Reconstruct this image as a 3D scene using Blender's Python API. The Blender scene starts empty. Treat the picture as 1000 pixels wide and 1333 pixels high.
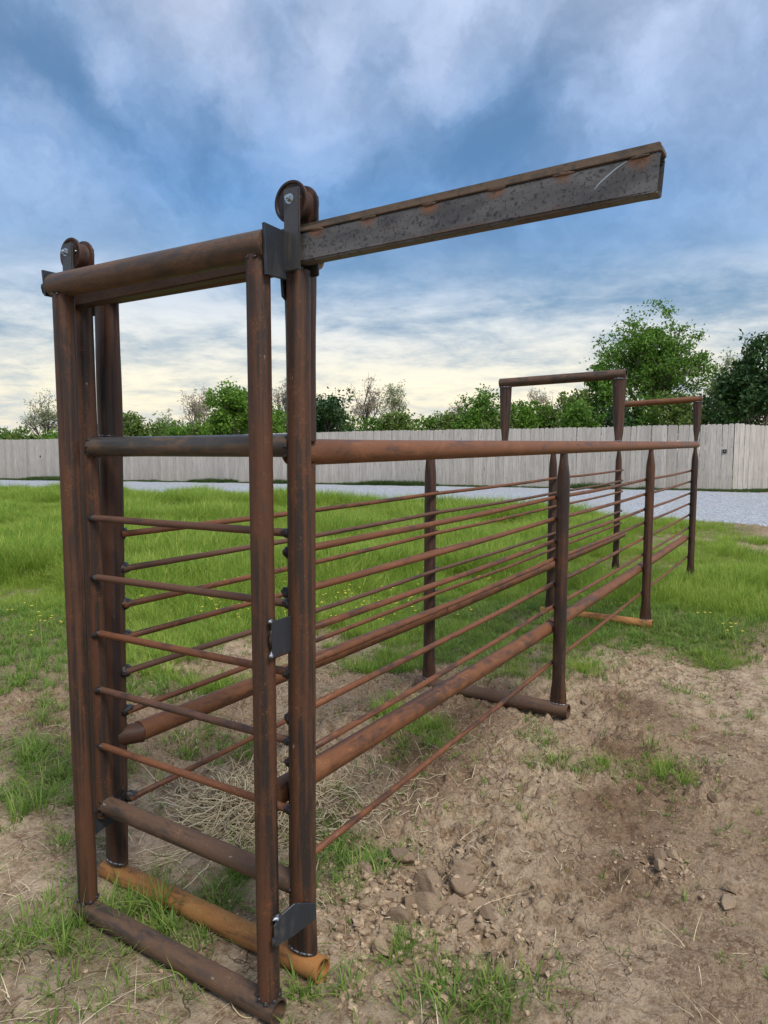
import bpy, bmesh, math, random
import numpy as np
from mathutils import Vector, Matrix, noise as mn

random.seed(7); rng = np.random.default_rng(7)
R = math.radians
SC = bpy.context.scene
COL = SC.collection

# ------------------------------------------------------------------ camera
CAM = Vector((2.060, -1.535, 1.541)); FPX = 915.5
PITCH, YAW, ROLL = R(5.1455), R(31.83), R(0.0764)
fwd = Vector((-math.sin(YAW)*math.cos(PITCH), math.cos(YAW)*math.cos(PITCH), -math.sin(PITCH)))
rgt0 = Vector((math.cos(YAW), math.sin(YAW), 0)); up0 = rgt0.cross(fwd)
rgt = rgt0*math.cos(ROLL) + up0*math.sin(ROLL); up = -rgt0*math.sin(ROLL) + up0*math.cos(ROLL)
cd = bpy.data.cameras.new('camera'); cam = bpy.data.objects.new('camera', cd); COL.objects.link(cam)
cam.matrix_world = Matrix.Translation(CAM) @ Matrix((rgt, up, -fwd)).transposed().to_4x4()
cd.sensor_fit = 'VERTICAL'; cd.sensor_height = 36.0; cd.lens = 36.0*FPX/1333.0
cd.clip_start = 0.05; cd.clip_end = 3000
SC.camera = cam
SC.render.resolution_x, SC.render.resolution_y = 768, 1024

# ------------------------------------------------------------------ sky, sun, exposure
SUN_EL, SUN_AZ = R(52), R(118)      # azimuth measured clockwise from +Y
world = bpy.data.worlds.new('World'); SC.world = world; world.use_nodes = True
NT = world.node_tree; NT.nodes.clear()

class G:
    """small helper that writes shader node graphs"""
    def __init__(s, nt): s.nt = nt
    def n(s, typ, ins=None, **kw):
        nd = s.nt.nodes.new(typ)
        for k, v in kw.items(): setattr(nd, k, v)
        for k, v in (ins or {}).items(): s.set(nd, k, v)
        return nd
    def set(s, nd, k, v):
        sock = nd.inputs[k]
        if isinstance(v, bpy.types.NodeSocket): s.nt.links.new(v, sock)
        elif isinstance(v, bpy.types.Node): s.nt.links.new(v.outputs[0], sock)
        else: sock.default_value = v
    def math(s, op, a, b=0.0, c=0.0, clamp=False):
        return s.n('ShaderNodeMath', {0: a, 1: b, 2: c}, operation=op, use_clamp=clamp).outputs[0]
    def mix(s, f, a, b, mode='MIX'):
        nd = s.n('ShaderNodeMix', data_type='RGBA', blend_type=mode)
        s.set(nd, 0, f)
        for k, v in ((6, a), (7, b)):
            s.set(nd, k, (*v, 1) if isinstance(v, tuple) and len(v) == 3 else v)
        return nd.outputs[2]
    def ramp(s, f, stops, interp='LINEAR'):
        nd = s.n('ShaderNodeValToRGB', {0: f}); cr = nd.color_ramp; cr.interpolation = interp
        while len(cr.elements) < len(stops): cr.elements.new(0.5)
        for e, (p, c) in zip(cr.elements, stops):
            e.position = p; e.color = (c, c, c, 1) if not isinstance(c, tuple) else (*c, 1)
        return nd.outputs[0]
    def noise(s, vec, scale, detail=4, rough=.55, dist=0.0, lac=2.0):
        return s.n('ShaderNodeTexNoise', {'Vector': vec, 'Scale': scale, 'Detail': detail, 'Roughness': rough, 'Distortion': dist, 'Lacunarity': lac}).outputs[0]
    def maprange(s, v, a, b, c=0.0, d=1.0, smooth=True):
        return s.n('ShaderNodeMapRange', {0: v, 1: a, 2: b, 3: c, 4: d}, interpolation_type='SMOOTHSTEP' if smooth else 'LINEAR').outputs[0]
    def mapping(s, v, scale=(1, 1, 1), rot=(0, 0, 0), loc=(0, 0, 0)):
        return s.n('ShaderNodeMapping', {'Vector': v, 'Scale': scale, 'Rotation': rot, 'Location': loc}).outputs[0]

g = G(NT)
dirv = g.n('ShaderNodeTexCoord').outputs['Generated']
sep = g.n('ShaderNodeSeparateXYZ', {0: dirv})
zc = g.math('MAXIMUM', sep.outputs[2], 0.0)
den = g.math('ADD', zc, 0.13)
px = g.math('DIVIDE', sep.outputs[0], den); py = g.math('DIVIDE', sep.outputs[1], den)
plane = g.n('ShaderNodeCombineXYZ', {0: px, 1: py, 2: 0.0}).outputs[0]
wv = g.n('ShaderNodeTexNoise', {'Vector': dirv, 'Scale': 3.4, 'Detail': 7.0, 'Roughness': .62}).outputs[1]
wv = g.n('ShaderNodeVectorMath', {0: g.n('ShaderNodeVectorMath', {0: wv, 1: (.5, .5, .5)}, operation='SUBTRACT').outputs[0], 3: .24}, operation='SCALE').outputs[0]
dirw = g.n('ShaderNodeVectorMath', {0: dirv, 1: wv}, operation='ADD').outputs[0]
streak = g.noise(g.mapping(plane, loc=(7.3, 2.2, 1)), 1.6, 8, .60, .35)
streak2 = g.noise(g.mapping(plane, loc=(1.3, 9.2, 2)), 4.2, 8, .62, .25)
puff = g.noise(g.mapping(dirw, loc=(2.3, .4, 1.1)), 2.7, 8, .54, .15)
puff2 = g.noise(g.mapping(dirw, scale=(1, 1, 1.3), loc=(.3, 4.4, 2.1)), 7.0, 7, .54, .1)
hi = g.maprange(zc, .14, .34)
low = g.math('ADD', g.math('MULTIPLY', streak, 1.35), g.math('SUBTRACT', g.math('MULTIPLY', streak2, .9), 1.145))
upp = g.math('ADD', g.math('MULTIPLY', puff, .95), g.math('SUBTRACT', g.math('MULTIPLY', puff2, .38), .665))
tone = g.math('ADD', g.math('MULTIPLY', upp, hi), g.math('MULTIPLY', low, g.math('SUBTRACT', 1.0, hi)))
def sky_dir(x, y):
    d = (fwd*FPX + rgt*(x-500) - up*(y-666.5)).normalized()
    return (d.x, d.y, d.z)
def lobe(x, y, w):      # a thicker or thinner bank in one part of the sky, with ragged edges
    d = g.n('ShaderNodeVectorMath', {0: dirw, 1: sky_dir(x, y)}, operation='DISTANCE').outputs['Value']
    return g.maprange(d, 0.0, w, 1.0, 0.0)
for (x, y, w, k) in [(0, 120, .13, -.16), (110, 165, .15, -.20), (200, 215, .15, -.20), (290, 250, .15, -.16), (400, 262, .17, -.20), (510, 255, .17, -.20), (600, 220, .16, -.10), (640, 125, .11, -.22),
                     (480, 62, .06, -.22), (90, 40, .12, -.15), (370, 10, .07, -.16), (330, 170, .14, -.10), (750, 110, .10, -.08), (700, 300, .2, -.12), (820, 330, .2, -.10), (480, 390, .2, -.05), (660, 400, .2, -.06),
                     (118, 98, .06, .26), (25, 150, .04, .22), (250, 8, .08, .24), (312, 95, .06, .20), (425, 28, .09, .22), (20, 250, .18, .14), (180, 300, .2, .12), (560, 40, .13, .16), (600, 220, .05, .10), (720, 210, .09, .10),
                     (860, 60, .30, .13), (950, 230, .2, .06), (880, 430, .2, .05), (180, 440, .3, .08), (540, 490, .34, .15), (330, 500, .3, .05), (760, 470, .2, .05)]:
    tone = g.math('ADD', tone, g.math('MULTIPLY', lobe(x, y, w), k*(.80 if y < 350 else 1)))
tone = g.maprange(tone, -.36, .36)
hor = zc
dark = g.ramp(hor, [(0.0, (.62, .66, .66)), (.10, (.40, .49, .56)), (.19, (.20, .34, .51)), (.32, (.11, .275, .555)), (.46, (.145, .275, .49)), (.75, (.28, .40, .60))])
lite = g.ramp(hor, [(0.0, (1.0, .86, .61)), (.08, (1.0, .92, .71)), (.17, (.76, .80, .82)), (.26, (.38, .54, .79)), (.40, (.45, .565, .80)), (.60, (.60, .66, .82)), (1.0, (.70, .75, .86))])
ccol = g.mix(tone, dark, lite)
body = g.maprange(g.math('ADD', g.math('MULTIPLY', puff2, .6), g.math('MULTIPLY', puff, .4)), .36, .64, .86, 1.14)
body = g.math('ADD', g.math('MULTIPLY', body, hi), g.math('SUBTRACT', 1.0, hi))
ccol = g.n('ShaderNodeVectorMath', {0: ccol, 3: body}, operation='SCALE').outputs[0]
clouds = g.n('ShaderNodeBackground', {0: ccol, 1: 1.0})
nish = g.n('ShaderNodeTexSky', sky_type='NISHITA', sun_disc=False, sun_elevation=SUN_EL, sun_rotation=SUN_AZ)
clear = g.n('ShaderNodeBackground', {0: nish, 1: 0.09})
cover = g.maprange(tone, .0, .25, .90, .98)
sky = g.n('ShaderNodeMixShader', {0: cover, 1: clear.outputs[0], 2: clouds.outputs[0]})
g.n('ShaderNodeOutputWorld', {0: sky})

sd = bpy.data.lights.new('sun', 'SUN'); sun = bpy.data.objects.new('sun', sd); COL.objects.link(sun)
sd.energy = 3.2; sd.angle = R(20); sd.color = (1, .95, .88)
sdir = Vector((math.sin(SUN_AZ)*math.cos(SUN_EL), math.cos(SUN_AZ)*math.cos(SUN_EL), math.sin(SUN_EL)))
sun.rotation_euler = sdir.to_track_quat('Z', 'Y').to_euler()
SC.view_settings.view_transform = 'Standard'; SC.view_settings.look = 'None'
SC.view_settings.exposure = 0.15; SC.view_settings.gamma = 1.0; SC.view_settings.use_curve_mapping = False
SC.cycles.max_bounces = 6; SC.cycles.transparent_max_bounces = 6

# ------------------------------------------------------------------ helpers
def tag(o, label=None, cat=None, group=None, kind=None):
    for k, v in (('label', label), ('category', cat), ('group', group), ('kind', kind)):
        if v: o[k] = v
    return o
def link(name, me, mat=None, parent=None, mw=None):
    o = bpy.data.objects.new(name, me); COL.objects.link(o)
    if mat is not None and me is not None and not me.materials: me.materials.append(mat)
    if parent: o.parent = parent
    if mw is not None: o.matrix_basis = mw
    return o
def empty(name, loc, label, cat, group=None):
    o = bpy.data.objects.new(name, None); COL.objects.link(o); o.location = loc; o.empty_display_size = .1
    return tag(o, label, cat, group)
def mesh(name, V, F, smooth=False):
    me = bpy.data.meshes.new(name); me.from_pydata([tuple(v) for v in V], [], F); me.update()
    if smooth: me.shade_smooth()
    return me
def fast_mesh(name, V, Q, smooth=False):
    """V (n,3) Q (m,4) or (m,3) arrays"""
    V = np.asarray(V, np.float32); Q = np.asarray(Q, np.int32); k = Q.shape[1]
    me = bpy.data.meshes.new(name); me.vertices.add(len(V)); me.vertices.foreach_set('co', V.ravel())
    me.loops.add(Q.size); me.loops.foreach_set('vertex_index', Q.ravel())
    me.polygons.add(len(Q)); me.polygons.foreach_set('loop_start', np.arange(0, Q.size, k, dtype=np.int32))
    me.polygons.foreach_set('loop_total', np.full(len(Q), k, np.int32))
    me.polygons.foreach_set('use_smooth', np.full(len(Q), smooth))
    me.update(calc_edges=True); me.validate(); return me
def along(a, b, twist=0.0):
    a, b = Vector(a), Vector(b); z = (b-a).normalized()
    x = Vector((0, 0, 1)) if abs(z.z) < .9 else Vector((1, 0, 0))
    y = z.cross(x).normalized(); x = y.cross(z)
    return Matrix.Translation(a) @ Matrix((x, y, z)).transposed().to_4x4() @ Matrix.Rotation(twist, 4, 'Z')

def _hash(ix, iy, s):
    h = (ix.astype(np.int64)*374761393 + iy.astype(np.int64)*668265263 + s*1442695041) & 0xffffffff
    h = ((h ^ (h >> 13))*1274126177) & 0xffffffff; h = h ^ (h >> 16)
    return (h & 0xffff)/65535.0
def vnoise(x, y, s=0):
    x = np.asarray(x, float); y = np.asarray(y, float)
    ix = np.floor(x); iy = np.floor(y); fx = x-ix; fy = y-iy
    fx = fx*fx*(3-2*fx); fy = fy*fy*(3-2*fy)
    a = _hash(ix, iy, s); b = _hash(ix+1, iy, s); c = _hash(ix, iy+1, s); d = _hash(ix+1, iy+1, s)
    return (a*(1-fx)+b*fx)*(1-fy)+(c*(1-fx)+d*fx)*fy
def fbm(x, y, s=0, o=4, r=.5):
    t = 0; a = 1; n = 0
    for i in range(o):
        t = t + a*vnoise(x*2**i + 17.3*i, y*2**i - 9.1*i, s+i); n += a; a *= r
    return t/n
def sstep(a, b, v):
    t = np.clip((np.asarray(v, float)-a)/(b-a), 0, 1); return t*t*(3-2*t)

# ------------------------------------------------------------------ lie of the land
cy, sy = math.cos(YAW), math.sin(YAW)
def to_ud(x, y):
    dx = np.asarray(x, float)-CAM.x; dy = np.asarray(y, float)-CAM.y
    return dx*cy+dy*sy, -dx*sy+dy*cy
def to_xy(u, d): return CAM.x+u*cy-d*sy, CAM.y+u*sy+d*cy
def lie(x, y):          # gentle rise towards the drive and fence, more so to the right
    u, d = to_ud(x, y)
    return (.30+.012*np.clip(u, -25, 15))*sstep(7, 19, d)
def at(px_, py_):       # where a sight line through a measured point meets the ground
    d = fwd*FPX + rgt*(px_-500) - up*(py_-666.5)
    z = 0.0
    for _ in range(25):
        t = (z-CAM.z)/d.z; x, y = CAM.x+d.x*t, CAM.y+d.y*t; z = .5*z+.5*float(lie(x, y))
    return x, y
# road edges, measured on the ground
near_e = [at(0, 639), at(250, 645), at(500, 654), at(700, 664), at(850, 676), at(1000, 687)]
far_e = [at(0, 625.5), at(250, 628.5), at(500, 632.5), at(700, 636), at(850, 638.5), at(1000, 642)]
def ext(pts, k0, k1):
    p = [Vector(q) for q in pts]
    return [p[0]+(p[0]-p[1]).normalized()*k0] + p + [p[-1]+(p[-1]-p[-2]).normalized()*k1]
near_e = ext(near_e, 60, 40); far_e = ext(far_e, 60, 40)
def sidedist(x, y, line):   # signed distance to a polyline, positive on the far (left-hand-away) side
    x = np.asarray(x, float); y = np.asarray(y, float); best = np.full(x.shape, 1e9); sg = np.ones(x.shape)
    for a, b in zip(line[:-1], line[1:]):
        dx, dy = b.x-a.x, b.y-a.y; L = dx*dx+dy*dy
        t = np.clip(((x-a.x)*dx+(y-a.y)*dy)/L, 0, 1)
        ex, ey = x-(a.x+t*dx), y-(a.y+t*dy); D = np.hypot(ex, ey); m = D < best
        best = np.where(m, D, best); sg = np.where(m, np.sign(dx*ey-dy*ex), sg)
    return best*sg

PATCH = []      # (x, y, radius, amount): clumps of grass in the worn soil, and bare spots
def patch(px_, py_, r, k): x, y = at(px_, py_); PATCH.append((x, y, r, k))
for a in [(40, 1040, .22, .8), (110, 1225, .20, .65), (230, 1215, .14, .55), (20, 1210, .18, .5), (60, 860, .4, .6), (30, 970, .25, .7), (60, 930, .2, .5), (440, 1140, .2, .95), (425, 1080, .12, .7),
          (300, 1170, .12, .8), (190, 1185, .14, .9), (120, 1300, .14, .35), (520, 1315, .22, .34), (620, 1280, .14, .35), (400, 1315, .14, .34), (600, 1320, .16, .3), (660, 1310, .12, .5),
          (535, 950, .22, .9), (600, 835, .5, .8), (680, 860, .3, .5), (470, 870, .3, .5), (480, 800, .5, .7), (250, 850, .5, .35), (230, 960, .25, .5),
          (700, 990, .17, .5), (780, 1000, .16, .55), (870, 1012, .13, .75), (590, 960, .1, .4), (920, 830, .45, 1.0), (850, 760, .6, .7), (960, 760, .5, .5),
          (760, 830, .4, .7), (700, 955, .15, .5), (545, 1130, .07, .4), (780, 865, .3, .35), (980, 800, .4, .8), (940, 740, .4, .6), (180, 1010, .2, .4),
          (640, 1150, .06, .3), (860, 960, .12, .3), (960, 905, .15, .25), (540, 1240, .07, .5), (240, 1300, .12, .4), (730, 1260, .12, .25), (930, 860, .3, .5), (890, 905, .16, .4), (975, 935, .14, .35), (810, 905, .12, .35), (760, 880, .2, .4), (850, 985, .08, .4), (640, 960, .12, .35),
          (600, 700, 1.0, -.25), (900, 700, .8, -.3), (330, 950, .4, -.3), (620, 940, .3, -.2)]: patch(*a)
fe = ext([at(-20, 845), at(120, 850), at(250, 840), at(400, 835), at(560, 825), at(700, 840), at(850, 862), at(1010, 850)], 30, 30)
def grassiness(x, y):
    x = np.asarray(x, float); y = np.asarray(y, float)
    d = sidedist(x, y, fe)
    n = fbm(x*1.3, y*1.3, 5, 4)-.5
    g_ = sstep(-.35, .9, d+n*1.7)*.95
    # to the right of the chute the sward is thin and trodden
    u, dd = to_ud(x, y)
    thin = sstep(-.5, 2.0, x)*.50
    g_ = g_*(1-1.45*thin*sstep(.38, .62, fbm(x*1.1, y*1.1, 9, 4)+.06))
    for (a, b, r, k) in PATCH:
        g_ = g_ + k*np.exp(-((x-a)**2+(y-b)**2)/(r*r))
    g_ = g_ + .10*sstep(.55, .7, fbm(x*3, y*3, 22, 3))
    lf = 1-sstep(-.1, .75, x-.05*y)
    g_ = g_ + lf*.66*sstep(.49, .62, fbm(x*2.1+1, y*2.1, 24, 4))*sstep(-1.2, -.2, y+1.0)
    return np.clip(g_, 0, 1.1)
CLX, CLY = at(535, 1195)      # where clods were turned up
def soil(x, y):         # height of the ground surface with its lumps
    x = np.asarray(x, float); y = np.asarray(y, float)
    u, d = to_ud(x, y)
    near = 1-sstep(6, 16, d)
    h = lie(x, y)
    h = h + (fbm(x*.8, y*.8, 1, 3)-.5)*.05*sstep(1.5, 5, d)*(1-.6*sstep(8, 15, d))
    rough = .35+.9*sstep(.45, .62, fbm(x*1.1+4, y*1.1, 31, 3))
    l1 = fbm(x*6, y*6, 2, 4, .55)-.5
    wx_ = x+.05*(fbm(x*5, y*5, 14, 3)-.5); wy_ = y+.05*(fbm(x*5+7, y*5, 15, 3)-.5)
    l2 = 1-np.abs(fbm(wx_*11+3, wy_*11, 8, 4, .6)*2-1)
    l3 = fbm(x*34, y*34, 12, 3, .6)-.5
    l4 = np.maximum(0, fbm(x*22+9, y*22, 17, 3, .6)-.55)
    h = h + near*(l1*.048 + rough*((l2-.75)*.062 + l3*.024 + l4*.13))
    # tyre and hoof ruts on the right side
    w = sstep(.4, .9, x)*(1-sstep(3.5, 5, y))
    q = (x-1.45+.12*np.sin(y*1.7))
    h = h - .028*w*np.exp(-(q/.16)**2)*sstep(.3, .7, vnoise(x*5, y*9, 41)) + .016*w*np.exp(-((np.abs(q)-.26)/.09)**2)*fbm(x*14, y*14, 43, 2)
    cl = np.exp(-(((x-CLX)/.34)**2+((y-CLY)/.30)**2))
    h = h + cl*(.012+.075*np.abs(fbm(x*15, y*15, 51, 2)-.5))
    h = h + .012*np.clip(grassiness(x, y), 0, 1)*near
    # lumps never swallow the pipes that lie on the soil
    f = np.exp(-((np.abs(y+.09)/.22)**4))*np.exp(-(np.abs(x-.42)/.7)**4)
    h = h*(1-.8*f) - .004*f
    return h

# ------------------------------------------------------------------ materials
def material(name):
    m = bpy.data.materials.new(name); m.use_nodes = True; nt = m.node_tree; nt.nodes.clear()
    gg = G(nt); b = gg.n('ShaderNodeBsdfPrincipled'); gg.n('ShaderNodeOutputMaterial', {0: b}); return m, gg, b
def rust(name, cdark, cmid, cbright, scale_amt, bright_amt, rough=.56, metal=.25, bump=.3, streak=5.0, stripe=0):
    """mill scale wearing to rust; the grain follows the pipe's own length (local z)"""
    m, q, b = material(name)
    tc = q.n('ShaderNodeTexCoord').outputs['Object']
    rnd = q.n('ShaderNodeObjectInfo').outputs['Random']
    off = q.n('ShaderNodeCombineXYZ', {0: q.math('MULTIPLY', rnd, 37.0), 1: q.math('MULTIPLY', rnd, 11.0), 2: q.math('MULTIPLY', rnd, 23.0)})
    v = q.n('ShaderNodeVectorMath', {0: tc, 1: off.outputs[0]}, operation='ADD').outputs[0]
    long_ = q.noise(q.mapping(v, scale=(1, 1, (.028 if stripe else .12))), 46, 6, .66, .15)
    blot = q.noise(q.mapping(v, scale=(1, 1, .55)), 13, 9, .76, .6)
    wide = q.noise(q.mapping(v, scale=(1, 1, .35)), 3.2, 3, .5, .3)
    fine = q.noise(v, 170, 6, .8)
    pit = q.noise(v, 520, 3, .7)
    kl, kb, kw = (.62, .20, .18) if stripe else (.34, .44, .22)
    sm = q.math('ADD', q.math('MULTIPLY', long_, kl), q.math('ADD', q.math('MULTIPLY', blot, kb), q.math('MULTIPLY', wide, kw)))
    f1 = q.maprange(sm, .5-scale_amt*.2-.045, .5-scale_amt*.2+.060)
    c = q.mix(f1, cdark, cmid)
    f2 = q.maprange(q.math('ADD', q.math('MULTIPLY', blot, .45), q.math('MULTIPLY', fine, .55)), .60-bright_amt*.16, .68-bright_amt*.08)
    c = q.mix(q.math('MULTIPLY', f2, .85), c, cbright)
    c = q.mix(q.math('MULTIPLY', q.maprange(pit, .50, .68), .38), c, q.mix(.35, c, (.010, .007, .006)))
    c = q.mix(q.math('MULTIPLY', q.maprange(fine, .60, .72), .26), c, (.26, .19, .14))
    # a few pale scuffs and lime-like flecks
    fl = q.noise(q.mapping(v, scale=(1, 1, .35)), 60, 3, .5)
    c = q.mix(q.math('MULTIPLY', q.maprange(fl, .735, .76), .5), c, (.36, .30, .25))
    q.set(b, 'Base Color', c)
    q.set(b, 'Metallic', q.math('MULTIPLY', q.math('SUBTRACT', 1.0, f1), metal*1.6, clamp=True))
    q.set(b, 'Roughness', q.math('ADD', rough-.14, q.math('MULTIPLY', f1, .2)))
    q.set(b, 'Specular IOR Level', .38)
    bm = q.n('ShaderNodeBump', {'Height': q.math('ADD', q.math('MULTIPLY', fine, .6), q.math('MULTIPLY', pit, .5)), 'Strength': bump, 'Distance': .0012})
    bm2 = q.n('ShaderNodeBump', {'Height': q.math('ADD', blot, q.math('MULTIPLY', long_, .5)), 'Strength': .35, 'Distance': .004, 'Normal': bm.outputs[0]})
    q.set(b, 'Normal', bm2.outputs[0])
    return m
M = {}
M['post'] = rust('rusted_post_steel', (.033, .024, .021), (.082, .034, .016), (.19, .075, .026), .08, .45, metal=.12, stripe=1)
M['post_far'] = rust('dark_rusted_steel', (.028, .020, .019), (.068, .030, .017), (.13, .055, .024), .1, .25, metal=.1, stripe=1)
M['rail'] = rust('bright_rusted_pipe', (.070, .034, .020), (.165, .064, .025), (.29, .13, .055), .18, .50, metal=.06)
M['rod'] = rust('rusted_sucker_rod', (.062, .030, .020), (.155, .058, .024), (.30, .12, .045), .25, .5, metal=.08)
M['rod_dark'] = rust('dark_sucker_rod', (.055, .036, .028), (.115, .054, .032), (.19, .09, .05), .3, .3, metal=.12)
M['orange'] = rust('orange_rusted_pipe', (.14, .062, .026), (.33, .145, .042), (.47, .26, .095), .35, .55, metal=.05, rough=.72)
M['scale'] = rust('mill_scaled_pipe', (.075, .068, .060), (.135, .085, .050), (.20, .12, .07), -.15, .25, metal=.22, rough=.48)
M['cap'] = rust('worn_cap_strip', (.095, .075, .056), (.14, .095, .062), (.22, .12, .07), .2, .3, metal=.2, rough=.6)
M['strap'] = rust('grey_strap_steel', (.085, .082, .080), (.11, .085, .065), (.16, .10, .06), -.3, .1, metal=.3, rough=.5)
M['plate'] = rust('blue_black_plate', (.040, .046, .056), (.060, .056, .055), (.12, .065, .04), -.4, -.1, metal=.25, rough=.5, streak=1)
M['top'] = rust('weathered_header_pipe', (.055, .043, .034), (.105, .058, .034), (.21, .115, .065), .1, .45, metal=.15)
m, q, b = material('weld_metal'); M['weld'] = m
v = q.n('ShaderNodeTexCoord').outputs['Object']
q.set(b, 'Base Color', q.ramp(q.noise(v, 90, 3), [(.4, (.022, .018, .018)), (.7, (.075, .068, .07))])); q.set(b, 'Metallic', .4); q.set(b, 'Roughness', .38)
q.set(b, 'Normal', q.n('ShaderNodeBump', {'Height': q.noise(v, 160, 3), 'Strength': .8, 'Distance': .003}).outputs[0])
m, q, b = material('ground_weld'); M['weld_bright'] = m
v = q.n('ShaderNodeTexCoord').outputs['Object']
q.set(b, 'Base Color', q.ramp(q.noise(v, 130, 3), [(.45, (.06, .055, .06)), (.62, (.36, .40, .46))])); q.set(b, 'Metallic', .4); q.set(b, 'Roughness', .42)
m, q, b = material('zinc_bolt'); M['zinc'] = m
q.set(b, 'Base Color', (.45, .50, .52, 1)); q.set(b, 'Metallic', .9); q.set(b, 'Roughness', .35)
m, q, b = material('soapstone_mark'); M['chalk'] = m
q.set(b, 'Base Color', (.30, .35, .40, 1)); q.set(b, 'Roughness', .9)
# beam: dull mill-scaled steel with rust blooms at each stitch weld along the cap
BEAM_L = 1.83; STITCH = [(.992+.0), 1.14, 1.30, 1.46, 1.60, 1.745]
m, q, b = material('track_beam_steel'); M['beam'] = m
tc = q.n('ShaderNodeTexCoord').outputs['Object']; sp = q.n('ShaderNodeSeparateXYZ', {0: tc})
n1 = q.noise(q.mapping(tc, scale=(.35, 1, 1)), 16, 6, .6, .4); n2 = q.noise(tc, 130, 5, .7); n3 = q.noise(q.mapping(tc, scale=(.12, 1, 1)), 60, 4, .6)
c = q.mix(q.maprange(n1, .38, .62), (.080, .078, .078), (.150, .143, .138))
c = q.mix(q.math('MULTIPLY', q.maprange(n2, .52, .62), .75), c, (.022, .021, .021))
c = q.mix(q.math('MULTIPLY', q.maprange(n3, .58, .70), .5), c, (.11, .075, .05))
stain = None
for sx in STITCH:
    dx = q.math('ABSOLUTE', q.math('SUBTRACT', sp.outputs[0], sx))
    dz = q.math('MULTIPLY', q.math('SUBTRACT', .033, sp.outputs[2]), 1.3)
    e = q.math('SQRT', q.math('ADD', q.math('MULTIPLY', dx, dx), q.math('MULTIPLY', dz, dz)))
    e = q.maprange(q.math('ADD', e, q.math('MULTIPLY', q.math('SUBTRACT', n1, .5), .05)), .005, .034, 1, 0)
    stain = e if stain is None else q.math('MAXIMUM', stain, e)
lowedge = q.maprange(q.math('ADD', sp.outputs[2], q.math('MULTIPLY', q.math('SUBTRACT', n1, .5), .045)), -.037, -.022, .45, 0)
stain = q.math('MAXIMUM', q.math('MULTIPLY', stain, .9), q.math('MULTIPLY', lowedge, q.maprange(n3, .45, .6)))
c = q.mix(stain, c, q.mix(q.maprange(n2, .4, .6), (.10, .045, .02), (.26, .11, .04)))
c = q.mix(q.maprange(sp.outputs[0], .82, .95, .8, 0), c, q.mix(n1, (.050, .030, .022), (.085, .042, .024)))  # left part browned darker: shade under the header put into the colour
q.set(b, 'Base Color', c); q.set(b, 'Metallic', q.math('MULTIPLY', q.math('SUBTRACT', 1.0, stain), .35)); q.set(b, 'Roughness', q.math('ADD', .46, q.math('MULTIPLY', n2, .2)))
q.set(b, 'Normal', q.n('ShaderNodeBump', {'Height': n2, 'Strength': .35, 'Distance': .001}).outputs[0])

# ground
m, q, b = material('trodden_soil'); M['ground'] = m
pos = q.n('ShaderNodeNewGeometry').outputs['Position']
at1 = q.n('ShaderNodeAttribute', attribute_name='grass').outputs['Fac']
at2 = q.n('ShaderNodeAttribute', attribute_name='moist').outputs['Fac']
a = q.noise(pos, 2.2, 6, .62, .4); bN = q.noise(pos, 14, 6, .68, .3); cN = q.noise(pos, 75, 5, .7); dN = q.noise(pos, 340, 3, .65)
dry = q.mix(q.maprange(bN, .36, .64), (.29, .180, .100), (.66, .50, .335))
dry = q.mix(q.math('MULTIPLY', q.maprange(cN, .42, .66), .5), dry, (.70, .58, .43))
wet = q.mix(q.maprange(cN, .35, .65), (.13, .075, .043), (.31, .195, .115))
mo = q.math('ADD', q.math('ADD', q.math('MULTIPLY', at2, .58), .12), q.math('ADD', q.math('MULTIPLY', q.math('SUBTRACT', bN, .5), 1.5), q.math('MULTIPLY', q.math('SUBTRACT', cN, .5), 1.5)))
c = q.mix(q.maprange(mo, .34, .66), dry, wet)
vor = q.n('ShaderNodeTexVoronoi', {'Vector': q.n('ShaderNodeVectorMath', {0: pos, 1: q.n('ShaderNodeVectorMath', {0: q.n('ShaderNodeTexNoise', {'Vector': pos, 'Scale': 7.0, 'Detail': 3.0}).outputs[1], 3: .16}, operation='SCALE').outputs[0]}, operation='ADD').outputs[0], 'Scale': 8.5}, feature='DISTANCE_TO_EDGE').outputs[0]
crack = q.math('MULTIPLY', q.maprange(vor, .004, .022, 1, 0), q.math('MULTIPLY', q.maprange(a, .46, .60), q.math('SUBTRACT', 1.0, at2, clamp=True)))
c = q.mix(q.math('MULTIPLY', crack, .65), c, (.10, .065, .045))
c = q.mix(q.math('MULTIPLY', q.maprange(at1, .15, .9), q.maprange(bN, .3, .7, .25, .75)), c, (.060, .082, .022))
c = q.mix(q.math('MULTIPLY', q.maprange(dN, .60, .70), .3), c, (.55, .45, .33))
eN = q.noise(pos, 30, 5, .75, .8)
c = q.mix(q.math('MULTIPLY', q.maprange(eN, .52, .64), q.maprange(a, .35, .65, .30, .75)), c, q.mix(.55, c, (.075, .042, .024)))
q.set(b, 'Base Color', c); q.set(b, 'Roughness', .92); q.set(b, 'Specular IOR Level', .25)
hh = q.math('ADD', q.math('MULTIPLY', cN, .55), q.math('ADD', q.math('MULTIPLY', dN, .22), q.math('MULTIPLY', bN, .7)))
hh = q.math('SUBTRACT', hh, q.math('MULTIPLY', crack, .6))
q.set(b, 'Normal', q.n('ShaderNodeBump', {'Height': hh, 'Strength': 1.0, 'Distance': .040}).outputs[0])

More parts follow.
